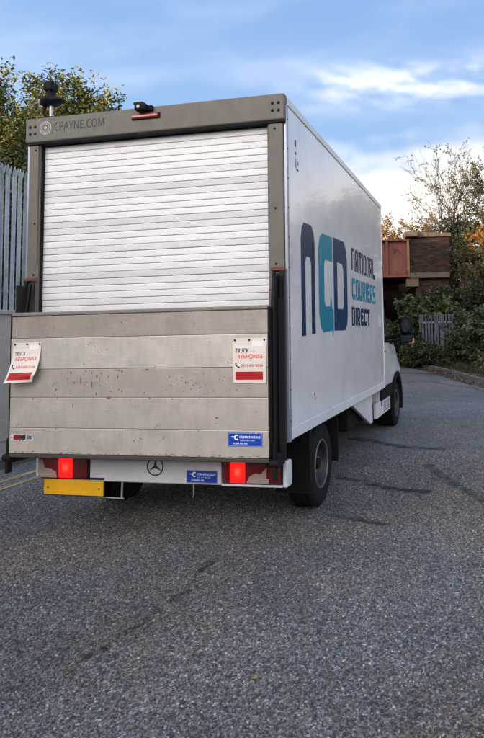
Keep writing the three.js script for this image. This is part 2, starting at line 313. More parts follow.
// verge on the far right: a raised bank of soil whose kerb runs diagonally towards the bridge
const KERB = [[11, 0], [7.2, -4.5], [4.4, -8.6], [2.75, -11.6], [1.55, -15.2], [0.55, -18.3], [-0.75, -20.9], [-2.4, -23.6], [-4.4, -27]];
{
  const s = new THREE.Shape([[11, 0], ...KERB.slice(1), [-4.4, -60], [60, -60], [60, 0]].map(([x, z]) => new THREE.Vector2(x + 0.14, -z)));
  const g = new THREE.ExtrudeGeometry(s, { depth: 0.11, bevelEnabled: false }).rotateX(-Math.PI / 2);
  const verge = struct('verge', g, M.soil);
  const cur = new THREE.CatmullRomCurve3(KERB.map(([x, z]) => V(x, 0, z))), L = cur.getLength(), kg = metres(bx(-0.4565, 0.4565, -0.1, 0.12, -0.065, 0.065, 0.014));
  for (let d = 0.5; d < L - 0.5; d += 0.925) { const a = cur.getPointAt(d / L), t = cur.getTangentAt(d / L), k = shadow(new THREE.Mesh(kg, M.kerb)); k.name = 'kerb_stone'; k.position.set(a.x, 0.006 * Math.sin(d * 5), a.z); k.rotation.y = Math.atan2(-t.z, t.x); verge.add(k); }
}

// ---------------------------------------------------------------- the van: base at the middle of its rear edge, front towards -z
const van = thing('box_van', 'white box van with roller shutter, raised tail lift and lit brake lamps', 'van');
const HW = 1.067, TOP = 3.176, BOT = 0.716, LEN = 3.914;
{ // ---- load box
  const right = part('side_panel', bx(HW - 0.03, HW - 0.004, BOT + 0.085, TOP - 0.07, -LEN + 0.03, -0.04), M.panel, van);
  right.userData.label = 'glossy white side panel with blue lettering';
  const left = part('side_panel', bx(-HW + 0.004, -HW + 0.03, BOT + 0.085, TOP - 0.07, -LEN + 0.03, -0.04), M.white, van);
  part('front_panel', bx(-HW + 0.032, HW - 0.032, BOT + 0.05, TOP - 0.05, -LEN, -LEN + 0.028), M.white, van);
  part('roof_panel', bx(-HW + 0.032, HW - 0.032, TOP - 0.045, TOP - 0.012, -LEN + 0.03, -0.06), M.white, van);
  part('floor', bx(-HW + 0.04, HW - 0.04, BOT + 0.01, BOT + 0.07, -LEN + 0.03, -0.06), M.under, van);
  for (const s of [-1, 1]) {
    const x = (a, b) => (s > 0 ? [a, b] : [-b, -a]);
    part('roof_rail', bx(...x(HW - 0.05, HW + 0.004), TOP - 0.068, TOP, -LEN, -0.031, 0.012), M.whiteRail, van);
    part('bottom_rail', bx(...x(HW - 0.04, HW + 0.003), BOT, BOT + 0.083, -LEN, -0.041, 0.006), M.whiteRail, van);
    part('corner_strip', bx(...x(HW - 0.04, HW + 0.002), BOT + 0.084, TOP - 0.069, -LEN - 0.002, -LEN + 0.029, 0.01), M.whiteRail, van);
    const strip = part('corner_strip', bx(...x(HW - 0.02, HW + 0.004), BOT - 0.01, TOP - 0.069, -0.039, 0.0, 0.006), M.strip, van);
    for (let i = 0; i < 11; i++) part('rivet', new THREE.SphereGeometry(0.0065, 8, 6).scale(0.6, 1, 1).translate(s * (HW + 0.004), 0.85 + i * 0.215, -0.02), M.blackMetal, strip);
  }
  // print on the right side: u runs forwards along the van
  const onSide = (g, dx = 0) => g.rotateY(Math.PI / 2).translate(HW - 0.003 + dx, 0, 0);      // (u, y) shape -> faces +x, u -> -z
  const letter = (name, pts, holes, m) => part(name, onSide(poly(pts, 0.001, 0, holes)), m, right);
  letter('letter', [[0.32, 1.436], [0.425, 1.438], [0.425, 2.0], [0.452, 2.055], [0.557, 2.06], [0.585, 2.01], [0.585, 1.448], [0.688, 1.452], [0.688, 2.19], [0.66, 2.275], [0.60, 2.325], [0.40, 2.315], [0.345, 2.265], [0.32, 2.18]], [], M.navy);
  letter('letter', [[0.93, 2.315], [1.262, 2.325], [1.262, 2.10], [1.01, 2.095], [0.97, 2.055], [0.97, 1.73], [1.01, 1.685], [1.15, 1.69], [1.20, 1.79], [1.225, 1.68], [1.275, 1.66], [1.275, 1.49], [1.245, 1.40], [1.225, 1.475], [0.93, 1.462], [0.85, 1.505], [0.80, 1.62], [0.80, 2.17], [0.845, 2.27]], [], M.teal);
  letter('letter', [[1.30, 1.475], [1.72, 1.478], [1.80, 1.53], [1.835, 1.63], [1.835, 2.18], [1.79, 2.29], [1.71, 2.35], [1.30, 2.335]], [[[1.43, 1.68], [1.43, 2.12], [1.63, 2.12], [1.68, 2.07], [1.68, 1.72], [1.64, 1.68]]], M.blue);
  const G = { // squared lettering on a grid of cells: # full, a b c d a cut corner (upper left, upper right, lower left, lower right missing)
    N: ['a####b', '##..##', '##..##', '##..##', '##..##', '##..##', '##..##', '##..##'], A: ['a####b', '##..##', '##..##', '##..##', '######', '######', '##..##', '##..##'],
    T: ['######', '######', '..##..', '..##..', '..##..', '..##..', '..##..', '..##..'], I: ['##', '##', '##', '##', '##', '##', '##', '##'],
    O: ['a####b', '##..##', '##..##', '##..##', '##..##', '##..##', '##..##', 'c####d'], L: ['##....', '##....', '##....', '##....', '##....', '##....', '######', 'c#####'],
    C: ['a#####', '######', '##....', '##....', '##....', '##....', '######', 'c#####'], U: ['##..##', '##..##', '##..##', '##..##', '##..##', '##..##', '######', 'c####d'],
    R: ['#####b', '##..##', '##..##', '##..##', '#####d', '####b.', '##.##.', '##..##'], E: ['a#####', '######', '##....', '#####.', '#####.', '##....', '######', 'c#####'],
    S: ['a#####', '##....', '##....', '#####b', 'c#####', '....##', '....##', '#####d'], D: ['#####b', '##..##', '##..##', '##..##', '##..##', '##..##', '##..##', '#####d'],
  };
  function word(text, u0, u1, y0, y1, m) {
    const cells = [...text].reduce((n, c) => n + G[c][0].length + 1, -1), w = (u1 - u0) / cells, h = (y1 - y0) / 8; let u = u0; const pos = [];
    for (const c of text) {
      const rows = G[c];
      rows.forEach((row, j) => {
        const yb = y1 - (j + 1) * h, yt = y1 - j * h;
        const tri = (...p) => p.forEach(([a, b]) => pos.push(a, b, 0));
        for (let i = 0; i < row.length;) {
          const a = u + i * w;
          if (row[i] === '#') { let k = i; while (row[k] === '#') k++; const b = u + k * w; tri([a, yb], [b, yb], [b, yt]); tri([a, yb], [b, yt], [a, yt]); i = k; continue; }
          const b = a + w;
          if (row[i] === 'a') tri([a, yb], [b, yb], [b, yt]); if (row[i] === 'b') tri([a, yb], [b, yb], [a, yt]); if (row[i] === 'c') tri([b, yb], [b, yt], [a, yt]); if (row[i] === 'd') tri([a, yb], [b, yt], [a, yt]);
          i++;
        }
      });
      u += (rows[0].length + 1) * w;
    }
    const g = new THREE.BufferGeometry(); g.setAttribute('position', new THREE.Float32BufferAttribute(pos, 3)); g.computeVertexNormals();
    g.setAttribute('uv', new THREE.Float32BufferAttribute(new Float32Array(pos.length / 3 * 2), 2));
    return part('lettering', onSide(g, 0.0006), m, right);
  }
  word('NATIONAL', 2.05, 3.36, 2.105, 2.345, M.navy); word('COURIERS', 2.05, 3.36, 1.80, 2.025, M.teal); word('DIRECT', 2.02, 2.98, 1.525, 1.72, M.navy);
  // small worn marks near the top rear corner
  for (const [u, y, w, h] of [[0.20, 2.86, 0.035, 0.05], [0.205, 2.80, 0.03, 0.02], [0.22, 2.70, 0.012, 0.07], [0.235, 2.685, 0.05, 0.015], [0.27, 2.73, 0.015, 0.03]]) part('small_print', onSide(poly([[u, y], [u + w, y], [u + w * 0.9, y + h], [u + 0.004, y + h]], 0.0008)), M.ink, right);
  part('badge', onSide(poly([[3.55, 1.52], [3.72, 1.52], [3.74, 1.60], [3.66, 1.68], [3.56, 1.66]], 0.0008)), M.whiteRail, right);
  part('scuff', onSide(poly([[0.62, 0.98], [0.65, 0.92], [0.66, 0.93], [0.635, 0.985]], 0.0006)), M.ink, right);
}
{ // ---- rear frame
  const header = part('header', bx(-HW, HW, 2.985, TOP + 0.004, -0.03, 0.035, 0.014), M.frame, van);
  part('header_lip', bx(-HW + 0.004, HW - 0.004, 2.972, 2.984, -0.028, 0.026), M.black, header);
  for (const s of [-1, 1]) for (const a of [0, 1]) for (const b of [0, 1]) part('bolt', new THREE.SphereGeometry(0.012, 10, 8).scale(1, 1, 0.5).translate(s * (HW - 0.045 - a * 0.045), 3.055 + b * 0.055, 0.036), M.blackMetal, header);
  const txt = new TextGeometry('JCPAYNE.COM', { font, size: 0.066, depth: 0.001, curveSegments: 4 }); txt.computeBoundingBox(); const tw = txt.boundingBox.max.x;
  txt.scale(0.455 / tw, 1, 1).translate(-0.83, 3.064, 0.0355); part('lettering', txt, M.ink, header);
  const ring = [[0.052, 0.044], [0.036, 0.031], [0.012, 0.002]].map(([a, b]) => new THREE.RingGeometry(b, a, 32).translate(-0.885, 3.094, 0.0362));
  part('emblem', ring, std({ color: lin(0.42, 0.40, 0.40), roughness: 0.5 }), header);
  // marker lamp and reversing camera
  const marker = part('marker_lamp', bx(-0.135, 0.085, 3.088, 3.122, 0.033, 0.058, 0.012), phys({ color: lin(0.32, 0.025, 0.018), roughness: 0.25, clearcoat: 0.6 }), van);
  part('lamp_base', bx(-0.14, 0.095, 3.083, 3.127, 0.035, 0.041, 0.003), M.black, marker);
  const cam = part('reversing_camera', bx(-0.085, 0.005, 3.135, 3.188, 0.02, 0.10, 0.014), M.black, van);
  part('hood', bx(-0.10, -0.02, 3.186, 3.205, 0.012, 0.085, 0.006), M.blackMetal, cam); part('bracket', bx(-0.02, 0.04, 3.14, 3.182, 0.03, 0.06, 0.008), M.black, cam);
  part('lens', new THREE.CylinderGeometry(0.014, 0.014, 0.01, 16).rotateX(Math.PI / 2).translate(-0.045, 3.16, 0.102), M.glass, cam);
  // black camera on a short mast at the left corner of the roof
  const mast = part('roof_camera', [new THREE.SphereGeometry(0.072, 20, 12).scale(1.15, 0.6, 1).translate(-0.885, 3.33, -0.02), new THREE.SphereGeometry(0.05, 16, 10).scale(1.3, 0.55, 1).translate(-0.82, 3.318, 0.0), bx(-0.965, -0.885, 3.295, 3.345, -0.05, 0.02, 0.015)], M.black, van);
  part('neck', rod([-0.883, 3.35, -0.02], [-0.892, 3.41, -0.02], 0.026, 0.03, 14), M.black, mast);
  part('head', [bx(-0.935, -0.85, 3.405, 3.475, -0.06, 0.02, 0.016), bx(-0.92, -0.865, 3.472, 3.485, -0.045, 0.005, 0.004)], M.black, mast);
  part('stub', rod([-0.882, 3.17, -0.02], [-0.882, 3.30, -0.02], 0.014, 0.014, 16), M.steel, mast);
  part('foot', bx(-0.93, -0.845, 3.176, 3.195, -0.05, 0.015, 0.005), M.black, mast);
  part('cable', tube([[-0.93, 3.31, -0.02], [-0.94, 3.24, -0.01], [-0.91, 3.19, 0.0]], 0.012, 8, 12), M.rubber, mast);
  for (const s of [-1, 1]) {
    const x = (a, b) => (s > 0 ? [a, b] : [-b, -a]);
    const q = s < 0 ? 0.026 : 0, post = part('rear_post', bx(...x(0.935 + q, HW - 0.021), 0.70, 2.971, -0.032, 0.014, 0.008), M.frame, van);
    part('inner_edge', bx(...x(0.927 + q, 0.934 + q), 0.72, 2.971, -0.04, 0.004, 0.002), M.frame, post);
    part('seal', bx(...x(0.920 + q, 0.9265 + q), 0.72, 2.971, -0.04, -0.012), M.black, post);
    for (const y of [2.93, 2.35, 1.95]) part('screw', new THREE.SphereGeometry(0.009, 8, 6).scale(1, 1, 0.5).translate(s * 0.985, y, 0.0145), M.blackMetal, post);
  }
}
{ // ---- roller shutter: every slat its own convex board
  const sh = part('roller_shutter', bx(-0.976, 0.912, 1.45, 2.968, -0.085, -0.075), M.slatDull, van);
  const pitch = 0.0505, r = rng(9);
  const prof = [[-0.073, 0.0005], [-0.0445, 0.0005], [-0.0422, 0.0025], [-0.0417, 0.009], [-0.0415, 0.025], [-0.0417, 0.041], [-0.0425, 0.0458], [-0.0450, 0.0478], [-0.073, 0.0478]];
  const s = new THREE.Shape(prof.map(([z, y]) => new THREE.Vector2(z, y)));
  const gs = [0, 1, 2].map((k) => { const g = metres(new THREE.ExtrudeGeometry(s, { depth: 1.888, bevelEnabled: false }).rotateY(-Math.PI / 2).translate(0.912, 0, 0)), uv = g.attributes.uv; for (let i = 0; i < uv.count; i++) uv.setXY(i, uv.getX(i) + k * 0.71, uv.getY(i) + k * 0.37); return g; });
  const tone = { 5: 1, 7: 2, 8: 1, 12: 2, 13: 1, 16: 1, 20: 2, 21: 1, 24: 1 };
  for (let i = 0; i < 29; i++) {
    const m = shadow(new THREE.Mesh(gs[i % 3], [M.slat, M.slatDirty, M.slatDull][tone[i] ?? 0])); m.name = 'slat'; m.position.set(0, 2.968 - (i + 1) * pitch, 0.002 * (r() - 0.5)); m.rotation.x = 0.02 * (r() - 0.5); sh.add(m);
  }
}
{ // ---- tail lift, folded up against the rear
  const Z = 0.2, ys = [1.622, 1.462, 1.238, 1.036, 0.819, 0.636];
  const lift = part('tail_lift', bx(-0.985, 0.975, 0.625, 1.62, 0.125, Z - 0.012, 0.004), M.aluEdge, van);
  const bd = ys.slice(0, 5).map((y, i) => { const b = part('board', bx(-1.0, 0.988, ys[i + 1] + 0.0011, y - 0.0011, Z - 0.014, Z + (i === 1 ? 0.003 : i === 0 ? -0.004 : 0), 0.004), M.alu[i], lift); b.geometry.attributes.uv.array.forEach((v, k, a) => { a[k] = v + i * 0.29; }); return b; });
  part('top_rail', bx(-1.0, 0.99, 1.625, 1.652, 0.118, Z + 0.008, 0.008), M.aluEdge, lift);
  part('bottom_edge', bx(-1.003, 0.992, 0.606, 0.634, 0.115, Z + 0.004, 0.008), M.grimy, lift);
  for (const s of [-1, 1]) part('side_edge', bx(s > 0 ? 0.989 : -1.012, s > 0 ? 0.999 : -1.001, 0.63, 1.64, 0.12, Z - 0.002, 0.003), M.black, lift);
  // grime scars on the boards: chips and runs of dirt with outlines of their own
  const r = rng(4), scars = [];
  const scar = (x, y, w, h) => { const n = 7, p = []; for (let i = 0; i < n; i++) { const a = i / n * 6.283, k = 0.55 + 0.6 * r(); p.push([x + Math.cos(a) * w * k, y + Math.sin(a) * h * k]); } scars.push(poly(p, 0.0006).translate(0, 0, Z + 0.0003)); };
  for (let i = 0; i < 30; i++) { const t = r(); scar(-0.35 + 0.35 * (r() + r() - 1) + (t < 0.3 ? 0.5 * r() : 0), 1.23 - 0.2 * Math.abs(r() + r() - 1) - (t > 0.75 ? 0.03 : 0), 0.003 + 0.006 * r(), 0.003 + 0.011 * r()); }
  for (let i = 0; i < 24; i++) scar(0.2 + 0.75 * r(), 1.06 + 0.15 * r(), 0.003 + 0.003 * r(), 0.003 + 0.004 * r());
  for (const [x, y, w, h] of [[-0.12, 1.225, 0.018, 0.008], [0.10, 1.228, 0.016, 0.007], [-0.62, 1.09, 0.012, 0.012], [-0.2, 1.03, 0.022, 0.006], [0.12, 1.03, 0.014, 0.006], [-0.42, 1.16, 0.006, 0.03], [-0.33, 1.13, 0.006, 0.035], [-0.48, 0.98, 0.004, 0.03], [0.62, 0.9, 0.02, 0.006]]) scar(x, y, w, h);
  for (let i = 0; i < 60; i++) scar(-0.95 + 1.9 * r(), 0.640 + 0.016 * r() * r(), 0.004 + 0.012 * r(), 0.002 + 0.003 * r());
  part('dirt_marks', scars, std({ color: lin(0.20, 0.165, 0.135), roughness: 0.9 }), lift).userData.kind = 'stuff';
  // hanging warning flags
  const print = canvasTex(256, 320, (c, w, h) => {
    c.fillStyle = '#e6dcd4'; c.fillRect(0, 0, w, h);
    const q = rng(8); for (let i = 0; i < 500; i++) { c.fillStyle = `rgba(120,90,70,${0.05 * q()})`; c.fillRect(q() * w, q() * h, 3 + 10 * q(), 2 + 6 * q()); }
    c.strokeStyle = 'rgba(150,120,110,.6)'; c.lineWidth = 2; c.strokeRect(20, 14, 120, 26); c.fillStyle = '#f3efe9'; c.fillRect(150, 22, 84, 34);
    c.fillStyle = '#1d1b1b'; c.font = 'bold 42px sans-serif'; c.fillText('TRUCK', 22, 104, 100); c.fillStyle = 'rgba(200,90,70,.7)'; c.font = '20px sans-serif'; c.fillText('24/7', 132, 102);
    c.fillStyle = '#cf4a33'; c.font = 'bold 40px sans-serif'; c.fillText('RESP', 34, 146, 92); c.fillText('NSE', 160, 146, 74);
    c.beginPath(); c.arc(142, 132, 14, 0, 7); c.lineWidth = 6; c.strokeStyle = '#cf4a33'; c.stroke();
    c.fillStyle = '#1d1b1b'; c.lineWidth = 7; c.strokeStyle = '#1d1b1b'; c.beginPath(); c.moveTo(24, 182); c.quadraticCurveTo(28, 204, 48, 208); c.stroke(); c.fillRect(18, 176, 12, 10); c.fillRect(42, 202, 12, 10);
    c.fillStyle = '#c8452f'; c.font = 'bold 26px sans-serif'; c.fillText('0333 456 0244', 62, 206, 172);
    c.fillStyle = '#b01218'; c.fillRect(20, 240, 212, 58);
  });
  const pm = std({ map: print, roughness: 0.45 });
  function flag(x, y, w, h, fz, fx, tilt) {
    const g = new THREE.PlaneGeometry(w, h, 10, 14), p = g.attributes.position;
    for (let i = 0; i < p.count; i++) { const a = p.getX(i) / w + 0.5, t = 0.5 - p.getY(i) / h; p.setXYZ(i, x + a * w + fx(a, t), y - t * h + tilt * (a - 0.5), Z + 0.006 + fz(a, t)); }
    g.computeVertexNormals();
    const back = g.clone(), q = back.attributes.position; for (let i = 0; i < q.count; i++) q.setZ(i, q.getZ(i) - 0.0022);
    const m = part('hanging_sign', [g], pm, lift, true);
    part('sign_backing', back, M.signWhite, m);
    for (const a of [0.06, 0.5, 0.95]) part('rivet', new THREE.SphereGeometry(0.0075, 8, 6).scale(1, 1, 0.6).translate(x + a * w, y - 0.012, Z + 0.009), M.blackMetal, m);
    return m;
  }
  flag(0.742, 1.432, 0.238, 0.298, (a, t) => 0.004 * Math.sin(t * 3) + 0.003 * a, () => 0, 0).userData.label = 'flat warning flag at the right edge';
  flag(-0.975, 1.432, 0.232, 0.285, (a, t) => 0.075 * t * t + 0.012 * Math.sin(a * 3.1) * t - 0.04 * sstep(0.82, 1, t) * a, (a, t) => -0.012 * t * t - 0.03 * sstep(0.75, 1, t) * a, 0.006).userData.label = 'warning flag with its lower edge curling outwards';
  // blue stickers and the striped label
  const blue = (seed) => canvasTex(256, 96, (c, w, h) => {
    c.fillStyle = '#1440a8'; c.fillRect(0, 0, w, h); c.strokeStyle = '#cdd8f2'; c.lineWidth = 2; c.strokeRect(4, 4, w - 8, h - 8);
    c.strokeStyle = '#fff'; c.lineWidth = 9; c.beginPath(); c.arc(66, 32, 15, 0.9, 5.4); c.stroke(); c.fillStyle = '#eef3ff'; c.fillRect(26, 25, 34, 7);
    c.font = 'bold 24px sans-serif'; c.fillText('COMMERCIALS', 84, 38, 156); c.font = '15px sans-serif'; c.fillText(seed ? 'TAIL LIFT SERVICE' : 'SALES AND HIRE', 90, 58, 110); c.font = 'bold 16px sans-serif'; c.fillText('01384 456 456', 40, 80, 180);
  });
  const sticker = (x0, x1, y0, y1, z, tex, parent) => part('sticker', new THREE.PlaneGeometry(x1 - x0, y1 - y0).translate((x0 + x1) / 2, (y0 + y1) / 2, z), std({ map: tex, roughness: 0.35 }), parent, true);
  sticker(0.70, 0.948, 0.712, 0.803, Z + 0.0015, blue(0), bd[4]);
  const stripe = canvasTex(256, 48, (c, w, h) => { c.fillStyle = '#d9d4cf'; c.fillRect(0, 0, w, h); c.fillStyle = '#8a1a20'; c.fillRect(30, 4, 82, 38); c.fillStyle = '#26303c'; c.fillRect(112, 6, 60, 34); c.fillStyle = '#5c6d78'; c.fillRect(180, 8, 60, 30); c.fillStyle = '#1b1b1c'; for (const [a, b] of [[2, 24], [60, 40], [96, 42], [130, 41], [246, 6]]) c.fillRect(a, b, 18, 6); });
  sticker(-0.985, -0.80, 0.728, 0.772, Z + 0.0015, stripe, bd[4]);
  // runners, tracks and hoses either side
  for (const s of [-1, 1]) {
    const x = (a, b) => (s > 0 ? [a, b] : [-b, -a]);
    const track = part('lift_track', [bx(...x(1.002, 1.018), 0.56, 1.86, 0.016, 0.15, 0.004), bx(...x(1.018, 1.05), 0.60, 1.90, 0.016, 0.04, 0.004)], M.blackMetal, van);
    part('runner', bx(...x(1.022, 1.05), 0.64, 1.70, 0.045, 0.10, 0.006), M.black, track);
    part('hose', tube([[s * 1.036, 1.86, 0.06], [s * 1.04, 1.4, 0.085], [s * 1.034, 1.0, 0.07], [s * 1.042, 0.66, 0.1], [s * 1.03, 0.58, 0.06]], 0.011, 8, 30), M.rubber, track);
    part('gas_strut', [rod([s * 1.0, 1.88, 0.03], [s * 1.0, 1.45, 0.1], 0.012, 0.012, 12), rod([s * 0.97, 1.90, 0.025], [s * 0.97, 1.64, 0.06], 0.011, 0.011, 10)], M.blackMetal, track);
    part('bracket', [bx(...x(0.955, 1.056), 1.90, 1.925, 0.016, 0.04, 0.004)], M.rust ?? (M.rust = std({ color: lin(0.16, 0.055, 0.04), roughness: 0.8 })), track);
    part('pivot', [bx(...x(0.95, 1.046), 0.57, 0.66, 0.03, 0.16, 0.012), rod([s * 0.99, 0.60, 0.18], [s * 1.055, 0.60, 0.18], 0.028, 0.028, 14), bx(...x(1.012, 1.036), 0.49, 0.62, 0.15, 0.2, 0.008), bx(...x(1.014, 1.03), 0.62, 0.74, 0.17, 0.195, 0.006)], M.black, track);
  }
  // ---- bumper, lamps, plate
  const zb = -0.08, bumper = part('bumper', [bx(-0.545, 0.52, 0.381, 0.60, zb - 0.07, zb, 0.012)], M.whiteRail, van);
  sticker(0.25, 0.492, 0.392, 0.484, zb + 0.0015, blue(1), bumper);
  const ringM = M.ink, cxs = 0.0, cys = 0.503;
  part('star_emblem', [new THREE.TorusGeometry(0.063, 0.0045, 8, 40).translate(cxs, cys, zb + 0.003), ...[90, 210, 330].map((d) => { const a = d * Math.PI / 180, n = a + Math.PI / 2; return poly([[cxs + 0.061 * Math.cos(a), cys + 0.061 * Math.sin(a)], [cxs + 0.011 * Math.cos(n), cys + 0.011 * Math.sin(n)], [cxs - 0.011 * Math.cos(n), cys - 0.011 * Math.sin(n)]], 0.003).translate(0, 0, zb + 0.001); })], ringM, bumper);
  part('end_panel', [bx(0.985, 1.02, 0.376, 0.56, zb - 0.10, zb + 0.004, 0.012), bx(0.52, 0.985, 0.376, 0.392, zb - 0.07, zb + 0.002, 0.006)], M.whiteRail, bumper);
  part('end_panel', [bx(-1.02, -0.992, 0.40, 0.56, zb - 0.10, zb - 0.01, 0.012)], M.whiteRail, bumper);
  function lamp(x0, x1, gx0, gx1, s) {
    const l = part('rear_lamp', bx(x0, x1, 0.392, 0.575, zb - 0.06, zb, 0.02), M.black, van);
    part('red_lens', bx(x0 + 0.012, x1 - 0.012, 0.402, 0.568, zb - 0.03, zb + 0.016, 0.016), M.redLens, l);
    part('brake_lens', bx(gx0, gx1, 0.405, 0.562, zb - 0.01, zb + 0.021, 0.012), M.brake, l, true);
    const a = s > 0 ? gx1 + 0.01 : gx0 - 0.01;
    part('clear_lens', poly(s > 0 ? [[a, 0.408], [a + 0.165, 0.408], [a + 0.165, 0.435], [a + 0.145, 0.44], [a + 0.15, 0.515], [a + 0.105, 0.47], [a + 0.06, 0.475], [a + 0.02, 0.45]] : [[a, 0.408], [a - 0.012, 0.45], [a - 0.05, 0.47], [a - 0.105, 0.475], [a - 0.13, 0.54], [a - 0.15, 0.53], [a - 0.165, 0.45], [a - 0.14, 0.408]], 0.004, 0.001).translate(0, 0, zb + 0.0165), M.clearLens, l);
    const p = new THREE.PointLight(lin(1, 0.02, 0.015), 0.004, 4); p.position.set((gx0 + gx1) / 2, 0.485, zb + 0.06); p.castShadow = true; l.add(p);
  }
  lamp(-0.99, -0.55, -0.80, -0.675, -1); lamp(0.525, 0.983, 0.592, 0.712, 1);
  const np = part('number_plate', bx(-0.25, 0.25, -0.06, 0.06, -0.006, 0.006, 0.004), M.plate, van);
  np.position.set(-0.685, 0.333, zb - 0.01); np.rotation.z = -0.008; np.rotation.y = 0.02;
  part('plate_edge', [bx(-0.257, 0.257, -0.068, 0.066, -0.012, -0.0065, 0.003)], M.black, np);
  for (const x of [-0.215, 0.215]) part('screw', new THREE.SphereGeometry(0.008, 8, 6).scale(1, 1, 0.5).translate(x, -0.008, 0.006), M.rust, np);
  part('plate_bracket', bx(-0.95, -0.42, 0.395, 0.41, zb - 0.06, zb + 0.01, 0.004), M.black, van);
}
{ // ---- chassis, axle, wheels
  const ch = part('chassis', [bx(-0.42, -0.34, 0.46, 0.70, -5.2, -0.16), bx(0.34, 0.42, 0.46, 0.70, -5.2, -0.16), ...[-0.35, -1.7, -2.9, -3.8].map((z) => bx(-0.9, 0.9, 0.60, 0.70, z - 0.05, z + 0.05)), bx(-0.33, 0.33, 0.30, 0.52, -3.3, -2.4, 0.04)], M.under, van);
  part('axle', [rod([-0.85, 0.345, -1.01], [0.85, 0.345, -1.01], 0.06, 0.06, 12), new THREE.SphereGeometry(0.16, 16, 12).translate(0, 0.345, -1.01)], M.under, ch);
  part('spare_wheel', [new THREE.TorusGeometry(0.235, 0.095, 12, 28).rotateX(Math.PI / 2).translate(0.02, 0.43, -0.55)], M.rubber, ch);
  part('step_bar', [rod([-0.70, 0.262, -0.12], [-0.28, 0.252, -0.12], 0.007, 0.007, 8), rod([-0.30, 0.255, -0.12], [-0.30, 0.55, -0.14], 0.008, 0.008, 8)], M.steel, ch);
  part('hanging_wire', tube([[0.27, 0.40, -0.14], [0.275, 0.33, -0.135], [0.27, 0.27, -0.14]], 0.004, 6, 8), M.steel, ch);
  part('exhaust', tube([[-0.2, 0.38, -2.2], [-0.25, 0.33, -1.4], [-0.45, 0.30, -0.5], [-0.5, 0.30, -0.25]], 0.035, 10, 24), M.under, ch);
  const tyreP = [[0.20, -0.10], [0.235, -0.112], [0.29, -0.116], [0.325, -0.104], [0.342, -0.085], [0.345, -0.04], [0.3455, 0], [0.345, 0.04], [0.342, 0.085], [0.325, 0.104], [0.29, 0.116], [0.235, 0.112], [0.20, 0.10]].map(([r, y]) => new THREE.Vector2(r, y));
  const tyreG = metres(new THREE.LatheGeometry(tyreP, 48).rotateZ(-Math.PI / 2));
  const blocks = []; for (let i = 0; i < 44; i++) for (const [a, w] of [[-0.075, 0.03], [-0.026, 0.028], [0.026, 0.028], [0.075, 0.03]]) { const b = new THREE.BoxGeometry(w, 0.008, 0.036); b.translate(a, 0.347, 0).rotateX((i + (Math.abs(a) > 0.05 ? 0.5 : 0)) / 44 * 2 * Math.PI); blocks.push(b); }
  const treadG = metres(merge(blocks));
  const rimP = [[0.0, 0.055], [0.05, 0.055], [0.055, 0.045], [0.08, 0.045], [0.12, 0.02], [0.165, 0.03], [0.178, 0.06], [0.186, 0.095], [0.205, 0.102], [0.208, 0.09], [0.198, 0.07], [0.19, 0.0]].map(([r, y]) => new THREE.Vector2(r, y));
  const rimG = metres(new THREE.LatheGeometry(rimP, 40).rotateZ(-Math.PI / 2));
  const nutG = metres(new THREE.CylinderGeometry(0.012, 0.012, 0.02, 6).rotateZ(Math.PI / 2).translate(0.05, 0.066, 0));
  const holeG = metres(new THREE.CylinderGeometry(0.017, 0.017, 0.006, 10).rotateZ(Math.PI / 2).translate(0.0245, 0.142, 0)), capG = metres(new THREE.CylinderGeometry(0.042, 0.048, 0.03, 20).rotateZ(-Math.PI / 2).translate(0.068, 0, 0)), rimEdgeG = metres(new THREE.TorusGeometry(0.196, 0.009, 8, 44).rotateY(Math.PI / 2).translate(0.101, 0, 0));
  for (const [x, z] of [[0.90, -1.01], [-0.90, -1.01], [0.885, -5.35], [-0.885, -5.35]]) {
    const w = shadow(new THREE.Mesh(tyreG, M.rubber)); w.name = 'wheel'; w.position.set(x, 0.3475, z); if (x < 0) w.rotation.y = Math.PI; van.add(w);
    part('tread', treadG, M.rubber, w, true); part('rim', rimG, M.rim, w, true); part('rim_edge', rimEdgeG, M.rimEdge, w, true); part('hub_cap', capG, M.black, w, true);
    for (let i = 0; i < 6; i++) { const n = part('wheel_nut', nutG, M.steel, w, true); n.rotation.x = i * 1.0472; }
    for (let i = 0; i < 12; i++) { const n = part('rim_hole', holeG, M.black, w, true); n.rotation.x = i * 0.5236; }
  }
  for (const s of [-1, 1]) { // rear wheel guards and flaps
    const x0 = s > 0 ? 0.76 : -1.03, x1 = s > 0 ? 1.03 : -0.76;
    const gd = part('wheel_guard', bx(x0, x1, 0.685, 0.712, -1.55, -0.55, 0.004), M.plasticGrey, van);
    part('mud_flap', bx(x0, x1, 0.215, 0.70, -0.56, -0.545, 0.004), M.plasticGrey, gd);
    part('inner_guard', [bx(x0, x1, 0.27, 0.684, -1.50, -1.485, 0.004), bx(s > 0 ? 0.76 : -0.772, s > 0 ? 0.772 : -0.76, 0.42, 0.684, -1.484, -0.561)], M.plasticGrey, gd);
    part('guard_lip', bx(s > 0 ? 1.031 : -1.043, s > 0 ? 1.043 : -1.031, 0.30, 0.70, -0.62, -0.545, 0.005), M.plasticGrey, gd);
  }
  // white covers low on the side, ahead of the rear wheel
  for (const s of [-1, 1]) {
    const g = poly([[2.25, 0.70], [3.42, 0.70], [3.42, 0.335], [3.30, 0.335]], 0.03, 0.004).rotateY(Math.PI / 2).translate(s > 0 ? 0.95 : -0.985, 0, 0);
    part('side_cover', g, M.whiteRail, van);
    part('tank', bx(s > 0 ? 0.5 : -0.9, s > 0 ? 0.9 : -0.5, 0.36, 0.66, -3.4, -2.5, 0.04), M.under, van);
  }
}
